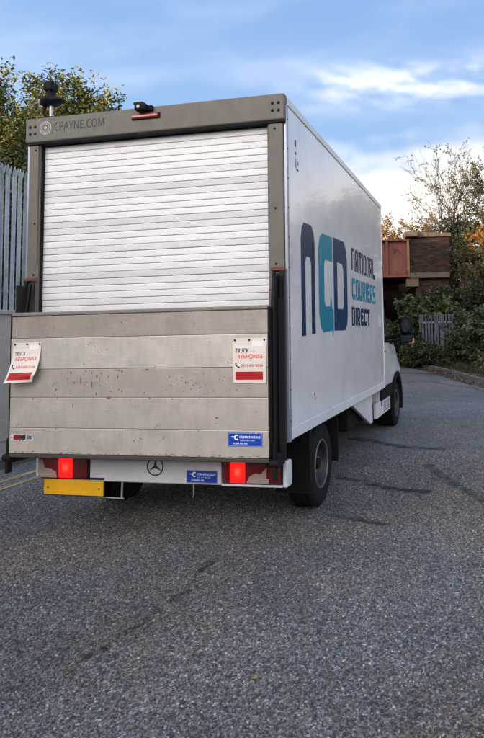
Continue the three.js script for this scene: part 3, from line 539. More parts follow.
{ // ---- cab, lofted through cross sections
  const S = [ // z, bottom, top, sill half width, shoulder half width, belt half width, belt y, roof half width
    [-3.96, 0.34, 2.50, 0.955, 0.992, 0.962, 1.27, 0.82], [-4.5, 0.34, 2.54, 0.955, 0.994, 0.962, 1.26, 0.82], [-4.80, 0.36, 2.52, 0.955, 0.995, 0.962, 1.25, 0.81], [-4.90, 0.56, 2.50, 0.965, 0.998, 0.962, 1.25, 0.81],
    [-5.05, 0.70, 2.40, 0.975, 1.004, 0.960, 1.24, 0.80], [-5.35, 0.77, 2.05, 0.980, 1.008, 0.955, 1.22, 0.78], [-5.65, 0.70, 1.66, 0.975, 1.004, 0.945, 1.18, 0.78], [-5.80, 0.56, 1.42, 0.965, 0.998, 0.93, 1.12, 0.78],
    [-5.88, 0.36, 1.36, 0.95, 0.99, 0.92, 1.08, 0.76], [-6.15, 0.34, 1.25, 0.92, 0.94, 0.88, 1.02, 0.70], [-6.36, 0.34, 1.05, 0.80, 0.84, 0.78, 0.90, 0.60], [-6.42, 0.36, 0.92, 0.66, 0.70, 0.66, 0.80, 0.5]];
  const half = ([z, yb, yt, ws, wh, wb, yB, wr]) => [[ws, yb], [mix(ws, wh, 0.6), mix(yb, 0.82, 0.35)], [wh, 0.84], [mix(wh, wb, 0.6), 0.84 + (yB - 0.84) * 0.55], [wb, yB], [wr + 0.02, Math.max(yB + 0.03, yt - 0.14)], [wr - 0.05, yt - 0.03], [wr - 0.22, yt]].map(([x, y]) => [x, y, z]);
  const sect = (s) => { const h = half(s); return [...h, ...h.map(([x, y, z]) => [-x, y, z]).reverse()]; };
  function loft(secs) {
    const pos = [], quad = (a, b, c, d) => pos.push(...a, ...b, ...c, ...a, ...c, ...d), n = secs[0].length;
    for (let i = 0; i + 1 < secs.length; i++) for (let k = 0; k < n; k++) { const k2 = (k + 1) % n; quad(secs[i][k], secs[i + 1][k], secs[i + 1][k2], secs[i][k2]); }
    const cap = (s, f) => { for (let k = 1; k + 1 < n; k++) pos.push(...s[0], ...(f ? s[k] : s[k + 1]), ...(f ? s[k + 1] : s[k])); }; cap(secs[0], true); cap(secs[secs.length - 1], false);
    const g = new THREE.BufferGeometry(); g.setAttribute('position', new THREE.Float32BufferAttribute(pos, 3)); g.setAttribute('uv', new THREE.Float32BufferAttribute(new Float32Array(pos.length / 3 * 2), 2)); return g;
  }
  // smooth normals from the rounded sections
  const fine = [];
  for (let i = 0; i + 1 < S.length; i++) for (let t = 0; t < 4; t++) fine.push(S[i].map((v, k) => mix(v, S[i + 1][k], t / 4))); fine.push(S[S.length - 1]);
  const g = loft(fine.map(sect)); g.computeVertexNormals();
  const cab = part('cab', g, M.white, van);
  const pick = (z) => { let i = 0; while (i + 2 < S.length && S[i + 1][0] > z) i++; const t = (z - S[i][0]) / (S[i + 1][0] - S[i][0]); return S[i].map((v, k) => mix(v, S[i + 1][k], t)); };
  for (const s of [-1, 1]) {
    const zs = [-4.12, -4.3, -4.5, -4.7, -4.9, -5.05, -5.2, -5.35], pos = [];
    const pt = (z, t) => { const h = half(pick(z)), a = h[4], b = h[5]; return [s * (mix(a[0], b[0], t) + 0.006), mix(a[1], b[1], t), z]; };
    for (let i = 0; i + 1 < zs.length; i++) { const a = pt(zs[i], 0.04), b = pt(zs[i + 1], 0.04), c = pt(zs[i + 1], 0.9), d = pt(zs[i], 0.9); s > 0 ? pos.push(...a, ...b, ...c, ...a, ...c, ...d) : pos.push(...a, ...c, ...b, ...a, ...d, ...c); }
    const wg = new THREE.BufferGeometry(); wg.setAttribute('position', new THREE.Float32BufferAttribute(pos, 3)); wg.setAttribute('uv', new THREE.Float32BufferAttribute(new Float32Array(pos.length / 3 * 2), 2)); wg.computeVertexNormals();
    part('door_window', wg, M.glass, cab);
    const X = (a, b) => (s > 0 ? [a, b] : [-b, -a]);
    part('door_handle', bx(...X(0.974, 0.999), 1.16, 1.195, -4.42, -4.24, 0.008), M.black, cab);
    part('door_seam', bx(...X(0.986, 0.997), 0.45, 1.2, -4.052, -4.046), M.black, cab);
    part('rub_strip', bx(...X(0.985, 1.012), 0.53, 0.70, -4.86, -3.97, 0.01), M.plasticGrey, cab);
    part('sill_cover', [bx(...X(0.935, 0.985), 0.325, 0.525, -4.80, -3.72, 0.012)], M.whiteRail, cab);
    part('step_grille', [0, 1, 2, 3].map((i) => bx(...X(0.984, 0.988), 0.36 + i * 0.035, 0.38 + i * 0.035, -4.70, -4.25)), M.strip, cab);
    // black flare round the front wheel
    const arc = (r, n = 18) => [...Array(n + 1)].map((_, i) => { const t = (-0.1 + 1.2 * i / n) * Math.PI; return [5.35 + Math.cos(t) * r, 0.36 + Math.sin(t) * r]; });
    part('wheel_flare', poly([...arc(0.475), ...arc(0.40).reverse()], 0.05, 0.004).rotateY(Math.PI / 2).translate(s > 0 ? 0.972 : -1.022, 0, 0), M.plasticGrey, cab);
    part('wheel_well', new THREE.CylinderGeometry(0.41, 0.41, 0.4, 24, 1, true, 0, Math.PI).rotateX(Math.PI / 2).rotateY(Math.PI / 2).translate(s * 0.77, 0.36, -5.35), M.black, cab);
    // door mirror
    const mir = part('door_mirror', [bx(...X(1.13, 1.325), 1.40, 1.675, -5.08, -4.90, 0.078)], M.plasticGrey, van);
    part('lower_shell', bx(...X(1.12, 1.335), 1.275, 1.405, -5.07, -4.915, 0.04), M.black, mir);
    part('mirror_glass', new THREE.CylinderGeometry(0.075, 0.075, 0.006, 28).rotateX(Math.PI / 2).scale(0.92, 1.25, 1).translate(s * 1.2275, 1.54, -4.899), M.mirrorGlass, mir);
    part('wide_glass', bx(...X(1.15, 1.31), 1.30, 1.385, -4.917, -4.908, 0.004), M.mirrorGlass, mir);
    part('indicator', bx(...X(1.255, 1.342), 1.27, 1.355, -5.03, -4.93, 0.02), M.amber, mir);
    part('arm', [rod([s * 0.93, 1.36, -5.08], [s * 1.16, 1.40, -5.0], 0.035, 0.028, 12), rod([s * 0.93, 1.30, -5.06], [s * 1.14, 1.32, -5.0], 0.022, 0.02, 10)], M.plasticGrey, mir);
  }
  { // windscreen
    const pos = []; const zs = [-5.12, -5.3, -5.5, -5.66]; for (let i = 0; i + 1 < zs.length; i++) { const a = half(pick(zs[i])), b = half(pick(zs[i + 1])), A = [a[7][0], a[7][1] + 0.006, zs[i]], B = [b[7][0], b[7][1] + 0.006, zs[i + 1]], Am = [-A[0], A[1], A[2]], Bm = [-B[0], B[1], B[2]]; pos.push(...A, ...B, ...Bm, ...A, ...Bm, ...Am); }
    const wg = new THREE.BufferGeometry(); wg.setAttribute('position', new THREE.Float32BufferAttribute(pos, 3)); wg.setAttribute('uv', new THREE.Float32BufferAttribute(new Float32Array(pos.length / 3 * 2), 2)); wg.computeVertexNormals();
    part('windscreen', wg, M.glass, cab);
  }
}

// ---------------------------------------------------------------- wall and palisade fence on the left
const texGalv = pixTex(512, 512, (u, v) => { const t = 0.80 + 0.14 * tile(u, v, 10, 2.4, 4) + 0.06 * tile(u, v, 60, 7.4, 2), a = sstep(0.05, 0.5, tile(u, v, 4, 5.5, 4)); return mix3([t * 0.97, t, t * 1.04], [t * 0.72, t * 0.86, t * 0.70], a * 0.8); }, true, [1.1, 0.7]);
M.galv = std({ color: lin(0.62, 0.65, 0.69), map: texGalv, roughness: 0.55, metalness: 0.25 });
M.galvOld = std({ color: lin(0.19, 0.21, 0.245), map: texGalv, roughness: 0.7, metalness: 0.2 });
M.galvDark = std({ color: lin(0.48, 0.51, 0.55), map: texGalv, roughness: 0.6, metalness: 0.25 });
{
  const w = thing('concrete_wall', 'stained grey concrete wall carrying a tall palisade fence, left of the van', 'wall', [-4.12, 0, 0]);
  part('wall', bx(-0.11, 0.11, -0.1, 1.80, -20, 9), M.concrete, w);
  part('coping', bx(-0.135, 0.135, 1.802, 1.862, -20, 9, 0.012), M.concrete, w);
  for (let z = 8.5; z > -20; z -= 3) part('pier', bx(0.112, 0.17, -0.1, 1.80, z - 0.15, z + 0.15, 0.01), M.concrete, w);
}
function paleGeometry(h, w = 0.076, dep = 0.016) {                        // rolled W section with a triple pointed, splayed top
  const xs = [-1, -0.66, -0.33, 0, 0.33, 0.66, 1].map((q) => q * w / 2), zs = [0.35, 1, 0.1, -0.6, 0.1, 1, 0.35].map((q) => q * dep), tip = [-0.075, 0.0, -0.06, 0.012, -0.06, 0.0, -0.075], pos = [];
  const P = (i, k, back) => { const y = [0, h - 0.14, h + tip[i]][k], sp = k === 2 ? 0.018 : 0; return [xs[i] * (1 + (k === 2 ? 0.35 : 0)), y, zs[i] + sp - (back ? 0.003 : 0)]; };
  const quad = (a, b, c, d) => pos.push(...a, ...b, ...c, ...a, ...c, ...d);
  for (let i = 0; i < 6; i++) { for (let k = 0; k < 2; k++) { quad(P(i, k), P(i + 1, k), P(i + 1, k + 1), P(i, k + 1)); quad(P(i + 1, k, 1), P(i, k, 1), P(i, k + 1, 1), P(i + 1, k + 1, 1)); } quad(P(i, 2), P(i + 1, 2), P(i + 1, 2, 1), P(i, 2, 1)); }
  for (let k = 0; k < 2; k++) { quad(P(0, k, 1), P(0, k), P(0, k + 1), P(0, k + 1, 1)); quad(P(6, k), P(6, k, 1), P(6, k + 1, 1), P(6, k + 1)); }
  const g = new THREE.BufferGeometry(); g.setAttribute('position', new THREE.Float32BufferAttribute(pos, 3)); g.setAttribute('uv', new THREE.Float32BufferAttribute(new Float32Array(pos.length / 3 * 2), 2)); g.computeVertexNormals(); return metres(g);
}
function palisade(name, label, pos, turn, len, y0, y1, spacing, off = 0, dull = false) {
  const f = thing(name, label, 'fence', pos, turn), h = y1 - y0, gs = [0, 1, 2].map((k) => { const g = paleGeometry(h); const uv = g.attributes.uv; for (let i = 0; i < uv.count; i++) uv.setXY(i, uv.getX(i) + k * 0.4, uv.getY(i) + k * 0.7); return g; }), r = rng(len * 10 | 0);
  let n = 0;
  for (let x = off; x < len; x += spacing, n++) { const p = shadow(new THREE.Mesh(gs[n % 3], dull ? M.galvOld : r() < 0.3 ? M.galvDark : M.galv)); p.name = 'pale'; p.position.set(x, y0 + 0.012 * (r() - 0.5), 0.012); p.rotation.z = 0.014 * (r() - 0.5); f.add(p); }
  for (const y of [y0 + h * 0.13, y0 + h * 0.83]) part('rail', [bx(0, len, y - 0.025, y + 0.025, -0.012, -0.004), bx(0, len, y - 0.025, y - 0.019, -0.055, -0.0125)], M.galvDark, f);
  for (let x = 0.9; x < len; x += 2.75) part('post', [bx(x - 0.05, x + 0.05, y0 - 0.05, y1 - 0.3, -0.066, -0.058), bx(x - 0.05, x + 0.05, y0 - 0.05, y1 - 0.3, -0.17, -0.162), bx(x - 0.004, x + 0.004, y0 - 0.05, y1 - 0.3, -0.161, -0.067)], M.galvDark, f);
  return f;
}
palisade('palisade_fence', 'tall galvanised palisade fence on the concrete wall, left of the van', [-4.12, 0, 8.9], Math.PI / 2, 28.5, 1.862, 3.90, 0.108, 0.03);
palisade('palisade_fence', 'lower grey palisade fence half hidden by bushes near the bridge', [-0.25, 0, -19.85], 0.10, 4.4, 0.12, 2.13, 0.115, 0.03, true);

// ---------------------------------------------------------------- railway bridge
const texRust = pixTex(1024, 1024, (u, v) => { const t = 0.86 + 0.2 * tile(u, v, 5, 1.4, 5) + 0.12 * fbm(u * 40, v * 2.5, 3, 3), s = sstep(0.1, 0.5, tile(u, v, 9, 4.4, 4)), p = sstep(0.35, 0.6, fbm(u * 24, v * 2, 8, 3) + 0.3 * tile(u, v, 20, 2, 3)); return mix3(mix3([t, t, t], [t * 0.72, t * 0.62, t * 0.55], s), [0.95, 0.85, 0.7], p * 0.35); }, true, [0.35, 0.35]);
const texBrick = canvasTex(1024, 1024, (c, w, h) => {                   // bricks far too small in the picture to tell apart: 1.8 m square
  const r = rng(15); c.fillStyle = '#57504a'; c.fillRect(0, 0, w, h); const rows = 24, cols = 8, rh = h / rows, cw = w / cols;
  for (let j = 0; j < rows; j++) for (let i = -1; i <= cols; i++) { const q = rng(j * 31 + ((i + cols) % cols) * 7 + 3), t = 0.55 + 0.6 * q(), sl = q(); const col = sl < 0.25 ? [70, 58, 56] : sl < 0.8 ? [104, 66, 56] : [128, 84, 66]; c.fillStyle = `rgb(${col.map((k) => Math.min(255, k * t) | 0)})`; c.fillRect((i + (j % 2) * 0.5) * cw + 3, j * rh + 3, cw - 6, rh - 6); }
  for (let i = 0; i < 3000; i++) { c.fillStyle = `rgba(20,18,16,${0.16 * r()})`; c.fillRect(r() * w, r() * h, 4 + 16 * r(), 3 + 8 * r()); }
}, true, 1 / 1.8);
M.rustPlate = std({ color: lin(0.19, 0.058, 0.042), map: texRust, roughness: 0.75, bumpMap: bumpFine, bumpScale: 0.003 });
M.rustPale = std({ color: lin(0.30, 0.17, 0.10), map: texRust, roughness: 0.8 });
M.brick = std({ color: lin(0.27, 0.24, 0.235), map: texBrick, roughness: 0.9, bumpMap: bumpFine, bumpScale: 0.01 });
M.darkStone = std({ color: lin(0.19, 0.145, 0.11), map: texConcrete, roughness: 0.9, bumpMap: bumpFine, bumpScale: 0.008 });
{
  const b = thing('railway_bridge', 'rusty red plate girder railway bridge with dark brick parapet beyond the van', 'bridge', [-0.80, 0, -21.62], 0.195);
  const gd = part('girder', bx(-14, -0.02, 3.86, 5.34, -0.03, 0.0), M.rustPlate, b);
  part('flange', [bx(-14, 0.0, 5.341, 5.41, -0.2, 0.17, 0.01)], M.rustPlate, gd); part('flange', [bx(-14, 0.0, 3.76, 3.859, -0.2, 0.17, 0.01)], M.rustPlate, gd);
  for (let x = -0.06, i = 0; x > -14; x -= 0.92, i++) part('stiffener', [bx(x - 0.012, x + 0.012, 3.862, 5.338, 0.001, 0.13), bx(x - 0.05, x + 0.05, 3.862, 5.338, 0.131, 0.143)], i === 0 ? M.rustPale : M.rustPlate, gd);
  for (let x = -0.5; x > -14; x -= 1.84) part('cover_plate', bx(x - 0.2, x + 0.2, 3.92, 5.28, 0.001, 0.012), M.rustPlate, gd);
  part('girder', [bx(-14, -0.02, 3.80, 5.40, -9.85, -9.65)], M.rustPlate, b);
  part('deck', bx(-14, 1.6, 4.25, 4.5, -9.6, -0.56), M.under, b);
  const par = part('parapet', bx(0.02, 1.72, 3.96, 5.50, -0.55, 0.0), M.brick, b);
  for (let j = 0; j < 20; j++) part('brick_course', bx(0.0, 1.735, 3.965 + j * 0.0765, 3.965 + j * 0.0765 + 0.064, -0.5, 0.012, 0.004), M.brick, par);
  [[-0.16, 0.36, 0.30], [0.364, 0.82, 0.10], [0.824, 1.30, 0.10], [1.304, 1.82, 0.10]].forEach(([x0, x1, p], i) => part('coping_stone', bx(x0, x1, 5.502, 5.725 - 0.02 * i, -0.66, p, 0.02), M.darkStone, par));
  for (let x = -0.02; x < 1.7; x += 0.58) part('string_course_stone', bx(x, x + 0.574, 3.72, 3.955, -0.6, 0.10, 0.015), M.darkStone, par);
  part('bearing_stone', bx(-0.16, 0.38, 3.36, 3.715, -0.6, 0.06, 0.02), M.darkStone, b);
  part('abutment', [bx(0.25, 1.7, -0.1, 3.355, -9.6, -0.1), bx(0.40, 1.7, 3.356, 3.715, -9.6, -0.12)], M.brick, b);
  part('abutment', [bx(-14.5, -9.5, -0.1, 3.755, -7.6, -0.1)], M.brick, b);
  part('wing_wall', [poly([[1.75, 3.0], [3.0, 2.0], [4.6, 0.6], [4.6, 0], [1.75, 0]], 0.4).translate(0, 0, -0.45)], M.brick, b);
}
{
    const w = thing('added_backing_wall', 'dark brick wall added beyond the bridge opening to block bright sky', 'wall', [-6, 0, -31.5], 0.15);  // added to close off the sky and keep the bridge opening dark
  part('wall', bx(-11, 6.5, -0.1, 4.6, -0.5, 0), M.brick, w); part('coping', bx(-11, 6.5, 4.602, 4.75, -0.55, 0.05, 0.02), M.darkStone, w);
}
{ // railway embankment behind the fence
  const N = 40, g = new THREE.PlaneGeometry(46, 26, 60, 36).rotateX(-Math.PI / 2), p = g.attributes.position;
  for (let i = 0; i < p.count; i++) { const x = p.getX(i) + 23.6, z = p.getZ(i) - 34; const y = 4.2 * sstep(-20.6 - 0.2 * x, -25.5 - 0.2 * x, z) * sstep(-0.6, 1.2, x) - 0.05 + 0.25 * fbm(x * 0.5, z * 0.5, 3, 3); p.setXYZ(i, x, Math.max(y, x < 1 ? -0.1 : 0.02), z); }
  g.computeVertexNormals(); struct('embankment', g, M.soil);
}
// ---------------------------------------------------------------- brick block added unseen behind the camera to deepen shade under the van
{
  const H = 7.6, t = thing('added_skylight_blocker', 'two storey brick block added unseen behind the camera to block low skylight', 'light_blocker', [3, 0, 33], Math.PI);
  part('wall', bx(-20, 20, -0.1, H, -10, 0), M.brick, t);
  part('roof', new THREE.ExtrudeGeometry(new THREE.Shape([[-0.4, H], [10.4, H], [5, H + 2.2]].map(([x, y]) => new THREE.Vector2(x, y))), { depth: 40.6, bevelEnabled: false }).rotateY(Math.PI / 2).translate(-20.3, 0.002, 0), std({ color: lin(0.09, 0.09, 0.10), roughness: 0.8 }), t);
  for (let x = -17; x < 18; x += 4.2) for (const y of [1.1, 4.6]) { const f = part('window', [bx(x - 0.7, x + 0.7, y, y + 0.08, 0.001, 0.06), bx(x - 0.7, x + 0.7, y + 1.5, y + 1.58, 0.001, 0.06), bx(x - 0.7, x - 0.62, y + 0.08, y + 1.5, 0.001, 0.06), bx(x + 0.62, x + 0.7, y + 0.08, y + 1.5, 0.001, 0.06)], M.whiteRail, t); part('pane', bx(x - 0.619, x + 0.619, y + 0.081, y + 1.499, 0.001, 0.02), M.glass, f); }
}
// ---------------------------------------------------------------- unseen halls added left and behind: they keep the low sun off the street
{
  const w = thing('added_sun_blocker', 'long brick halls with pitched roofs, added unseen on the left to block low sun', 'light_blocker', [-17, 0, 0]);
  const z0 = -14, z1 = 42, roofM = std({ color: lin(0.12, 0.12, 0.13), roughness: 0.8 });
  for (const [a, b, H] of [[z0, -2.6, 8.9], [-2.6, 10.3, 6.5], [10.3, z1, 8.9]]) {           // link between the taller halls, kept low to let sun reach the tree
    part('wall', bx(-6, 0, -0.1, H, a + 0.002, b - 0.002), M.brick, w);
    part('roof', new THREE.ExtrudeGeometry(new THREE.Shape([[-6.3, H], [0.3, H], [0.3, H + 0.15], [-3, H + 0.3], [-6.3, H + 0.15]].map(([x, y]) => new THREE.Vector2(x, y))), { depth: b - a - 0.01, bevelEnabled: false }).translate(0, 0.002, a), roofM, w);
  }
  for (let z = z0 + 2.5; z < z1 - 2; z += 4.5) { const f = part('window', [bx(0.001, 0.05, 2.2, 2.3, z - 0.8, z + 0.8), bx(0.001, 0.05, 4.1, 4.2, z - 0.8, z + 0.8), bx(0.001, 0.05, 2.3, 4.1, z - 0.8, z - 0.7), bx(0.001, 0.05, 2.3, 4.1, z + 0.7, z + 0.8), bx(0.001, 0.04, 2.3, 4.1, z - 0.03, z + 0.03)], M.whiteRail, w); part('pane', bx(0.001, 0.02, 2.301, 4.099, z - 0.699, z + 0.699), M.glass, f); part('sill', bx(0.001, 0.12, 2.08, 2.198, z - 0.9, z + 0.9, 0.01), M.concrete, f); }
}

// ---------------------------------------------------------------- trees and bushes
class Leaves {
  constructor() { this.p = []; this.c = []; this.n = []; this.i = []; }
  add(o, d, nrm, L, W, col) {                                           // a folded leaf: stalk end, direction, facing
    const s = new THREE.Vector3().crossVectors(d, nrm).normalize(), n0 = this.p.length / 3, up = new THREE.Vector3().crossVectors(s, d).normalize();
    const pts = [o, o.clone().addScaledVector(d, L * 0.48).addScaledVector(s, W / 2).addScaledVector(up, W * 0.16), o.clone().addScaledVector(d, L).addScaledVector(up, -L * 0.1), o.clone().addScaledVector(d, L * 0.48).addScaledVector(s, -W / 2).addScaledVector(up, W * 0.16)];
    for (const q of pts) { this.p.push(q.x, q.y, q.z); this.n.push(up.x, up.y, up.z); this.c.push(col[0], col[1], col[2]); }
    this.i.push(n0, n0 + 1, n0 + 2, n0, n0 + 2, n0 + 3);
  }
  mesh(name, mat, parent) {
    const g = new THREE.BufferGeometry(); g.setAttribute('position', new THREE.Float32BufferAttribute(this.p, 3)); g.setAttribute('color', new THREE.Float32BufferAttribute(this.c, 3)); g.setIndex(this.i); g.computeVertexNormals();
    const m = shadow(new THREE.Mesh(g, mat)); m.name = name; parent.add(m); return m;
  }
}
const leafMat = phys({ color: 0xffffff, vertexColors: true, roughness: 0.62, transmission: 0.3, thickness: 0, side: THREE.DoubleSide });
const barkTex = pixTex(256, 512, (u, v) => { const t = 0.62 + 0.3 * tile(u, v, 14, 2.6, 4) + 0.2 * fbm(u * 30, v * 5, 3, 3); return [t, t * 0.93, t * 0.85]; }, true, [2, 1]);
M.bark = std({ color: lin(0.13, 0.105, 0.085), map: barkTex, roughness: 0.95 });
M.barkDark = std({ color: lin(0.07, 0.06, 0.05), map: barkTex, roughness: 0.95 });
const rv = (r) => { const a = r() * 6.2832, z = r() * 2 - 1, k = Math.sqrt(1 - z * z); return V(k * Math.cos(a), z, k * Math.sin(a)); };
function grow(o) {
  // o: name,label,category,pos,height,r0,trunk (share that is bare),limbs,subs,twigs,leaves,leaf [L,W],cols,spread,up,seed,group,mat,lean,leafKeep
  const r = rng(o.seed), t = thing(o.name, o.label, o.category ?? 'tree', o.pos, 0, o.group), wood = [], lv = new Leaves(), lc = o.cols;
  const tint = (pt) => { const k = clamp(0.5 + 1.3 * fbm(pt.x * 0.9 + o.seed, pt.y * 0.9, pt.z * 0.9, 2) + 0.7 * (r() - 0.5)) * (lc.length - 1), a = Math.floor(k), c = mix3(lc[a], lc[Math.min(a + 1, lc.length - 1)], k - a), b = 0.7 + 0.6 * r(); return [c[0] * b, c[1] * b, c[2] * b]; };
  function limb(p, d, len, r0, r1, level, segs, sides) {
    const pts = [p.clone()], dirs = []; let q = p.clone(), dd = d.clone();
    for (let i = 0; i < segs; i++) { dd.addScaledVector(rv(r), level ? o.wobble ?? 0.22 : 0.06).addScaledVector(V(0, 1, 0), level ? (o.up ?? 0.06) : 0.02).normalize(); q = q.clone().addScaledVector(dd, len / segs); pts.push(q); dirs.push(dd.clone()); }
    for (let i = 0; i < segs; i++) if (mix(r0, r1, i / segs) > (o.minWood ?? 0.004)) wood.push(rod(pts[i].toArray(), pts[i + 1].toArray(), mix(r0, r1, i / segs), mix(r0, r1, (i + 1) / segs), sides));
    return { pts, dirs, at: (s) => { const k = Math.min(segs - 1e-6, s * segs), i = Math.floor(k); return [pts[i].clone().lerp(pts[i + 1], k - i), dirs[i], mix(r0, r1, s)]; } };
  }
  const side = (d, spread) => { const s = new THREE.Vector3().crossVectors(d, rv(r)).normalize(); return d.clone().multiplyScalar(Math.cos(spread)).addScaledVector(s, Math.sin(spread)).normalize(); };
  const inside = (p) => { const [y, a, b] = o.round, k = 1 + 0.22 * fbm(p.x * 0.8 + o.seed, p.y * 0.8, p.z * 0.8, 2) + 0.1 * (r() - 0.5); return (p.x / a) ** 2 + (p.z / a) ** 2 + ((p.y - y) / b) ** 2 < k * k; };
  const stems = o.stems ?? 1;
  for (let st = 0; st < stems; st++) {
    const d0 = V((o.lean?.[0] ?? 0) + (stems > 1 ? 0.9 * (r() - 0.5) : 0), 1, (o.lean?.[1] ?? 0) + (stems > 1 ? 0.9 * (r() - 0.5) : 0)).normalize(), base = V(stems > 1 ? (r() - 0.5) * (o.foot ?? 0.6) : 0, -0.1, stems > 1 ? (r() - 0.5) * (o.foot ?? 0.6) : 0);
    const tr = limb(base, d0, o.height * (o.leader ?? 0.8), o.r0, o.r0 * 0.2, 0, 7, 8);
    for (let i = 0; i < o.limbs; i++) {
      const s = mix(o.trunk, 0.99, (i + r()) / o.limbs), [p, d, rr] = tr.at(s), L = o.spread * o.height * (0.42 + 0.35 * r()) * (o.shape === 'cone' ? 1.15 - s * 0.8 : 0.6 + 0.8 * Math.sin(Math.PI * clamp((s - o.trunk) / (1 - o.trunk) * 0.8 + 0.12)));
      const l1 = limb(p, side(d, (o.angle ?? 1.0) * (0.8 + 0.4 * r()) * (1.1 - 0.45 * s)), L, rr * 0.62, rr * 0.12, 1, 5, 6);
      for (let j = 0; j < o.subs; j++) {
        const [p2, d2, r2] = l1.at(0.2 + 0.8 * (j + r()) / o.subs); if (o.round && !inside(p2)) continue; const l2 = limb(p2, side(d2, 0.5 + 0.6 * r()), L * (0.3 + 0.28 * r()), r2 * 0.6, r2 * 0.14, 2, 4, 4);
        for (let k = 0; k < o.twigs; k++) {
          const [p3, d3, r3] = l2.at(0.15 + 0.85 * (k + r()) / o.twigs); if (o.round && !inside(p3)) continue; const l3 = limb(p3, side(d3, 0.4 + 0.7 * r()), L * (0.12 + 0.16 * r()), Math.max(r3 * 0.6, o.twigR ?? 0), Math.max(r3 * 0.2, (o.twigR ?? 0) * 0.6), 3, 2, 3);
          if (o.keep && o.keep(p3, r) === false) continue;
          for (let m = 0; m < o.leaves; m++) {
            const [p4, d4] = l3.at(r()), dir = side(d4, 0.5 + 0.9 * r()).addScaledVector(V(0, -1, 0), o.droop ?? 0.25).normalize(), sz = 0.7 + 0.6 * r();
            const pos = p4.addScaledVector(rv(r), (o.puff ?? 0.5) * o.leaf[0]);
            lv.add(pos, dir, rv(r).addScaledVector(V(0, 1, 0), 0.9).normalize(), o.leaf[0] * sz, o.leaf[1] * sz, tint(pos));
          }
        }
      }
    }
  }
  part(o.stems > 1 ? 'stems' : 'trunk', wood, o.bark ?? M.bark, t, true);
  if (lv.p.length) lv.mesh(o.crown ?? 'crown', o.mat ?? leafMat, t);
  return t;
}
const GREEN = [[0.036, 0.058, 0.010], [0.065, 0.095, 0.015], [0.125, 0.145, 0.02], [0.24, 0.21, 0.025], [0.38, 0.28, 0.03]];
const DARK = [[0.020, 0.030, 0.011], [0.030, 0.046, 0.014], [0.046, 0.064, 0.018], [0.075, 0.085, 0.024]];
const AUTUMN = [[0.07, 0.05, 0.014], [0.16, 0.075, 0.016], [0.26, 0.12, 0.02], [0.30, 0.17, 0.03]];
const ORANGE = [[0.16, 0.10, 0.02], [0.32, 0.13, 0.02], [0.42, 0.16, 0.025], [0.36, 0.24, 0.035]];
const OLIVE = [[0.03, 0.034, 0.012], [0.06, 0.06, 0.018], [0.11, 0.10, 0.026], [0.16, 0.12, 0.03]];
// left: tree behind the palisade, and its neighbours further left
grow({ name: 'leafy_tree', label: 'leafy green tree turning yellow behind the fence, above the shutter header', pos: [-7.9, 0, -8.0], round: [4.6, 2.8, 2.85], puff: 1.3, height: 7.2, r0: 0.16, trunk: 0.2, limbs: 60, subs: 11, twigs: 6, leaves: 56, leaf: [0.10, 0.046], cols: GREEN, spread: 0.5, up: 0.06, seed: 3, droop: 0.3, leader: 0.74 });
grow({ name: 'leafy_tree', label: 'smaller yellowing tree farther left behind the fence', pos: [-11.4, 0, -10.2], round: [4.1, 2.6, 2.6], puff: 1.3, height: 6.4, r0: 0.15, trunk: 0.12, limbs: 40, subs: 9, twigs: 6, leaves: 18, leaf: [0.13, 0.05], cols: GREEN, spread: 0.6, up: 0.06, seed: 8, droop: 0.3, leader: 0.74 });
grow({ name: 'leafy_bush', label: 'dark bush right behind the palisade fence', category: 'bush', pos: [-6.6, 0, -5.6], height: 4.0, r0: 0.05, trunk: 0.1, limbs: 10, subs: 6, twigs: 5, leaves: 9, leaf: [0.13, 0.06], cols: DARK, spread: 0.6, stems: 5, foot: 1.6, seed: 21 });
// right: bare tree on the embankment and what stands round it
grow({ name: 'bare_tree', label: 'nearly bare tree with thin branches against the bright cloud', pos: [0.95, 3.4, -26.2], height: 6.1, r0: 0.12, trunk: 0.18, limbs: 22, subs: 8, twigs: 6, leaves: 7, leaf: [0.085, 0.06], cols: OLIVE, spread: 0.62, up: 0.10, angle: 0.85, seed: 40, minWood: 0.001, twigR: 0.008, wobble: 0.3, bark: M.bark, keep: (p, r) => r() < 0.4 || p.y < 3.4 || p.x > 1.1 });
grow({ name: 'ivy_tree', label: 'dark ivy covered tree above the brick parapet', pos: [0.85, 3.4, -25.0], height: 3.3, r0: 0.12, trunk: 0.1, limbs: 18, subs: 7, twigs: 6, leaves: 16, leaf: [0.09, 0.065], cols: DARK, spread: 0.5, up: 0.05, seed: 41 });
grow({ name: 'olive_tree', label: 'olive leaved tree rising right of the bare tree', pos: [2.85, 3.2, -26.0], height: 6.2, r0: 0.12, trunk: 0.2, limbs: 16, subs: 6, twigs: 6, leaves: 13, leaf: [0.095, 0.06], cols: OLIVE, spread: 0.42, up: 0.12, seed: 42 });
grow({ name: 'orange_tree', label: 'orange autumn tree at the right picture edge', pos: [2.4, 2.2, -23.4], height: 3.9, r0: 0.09, trunk: 0.3, limbs: 14, subs: 6, twigs: 6, leaves: 14, leaf: [0.09, 0.06], cols: ORANGE, spread: 0.42, up: 0.06, seed: 43 });
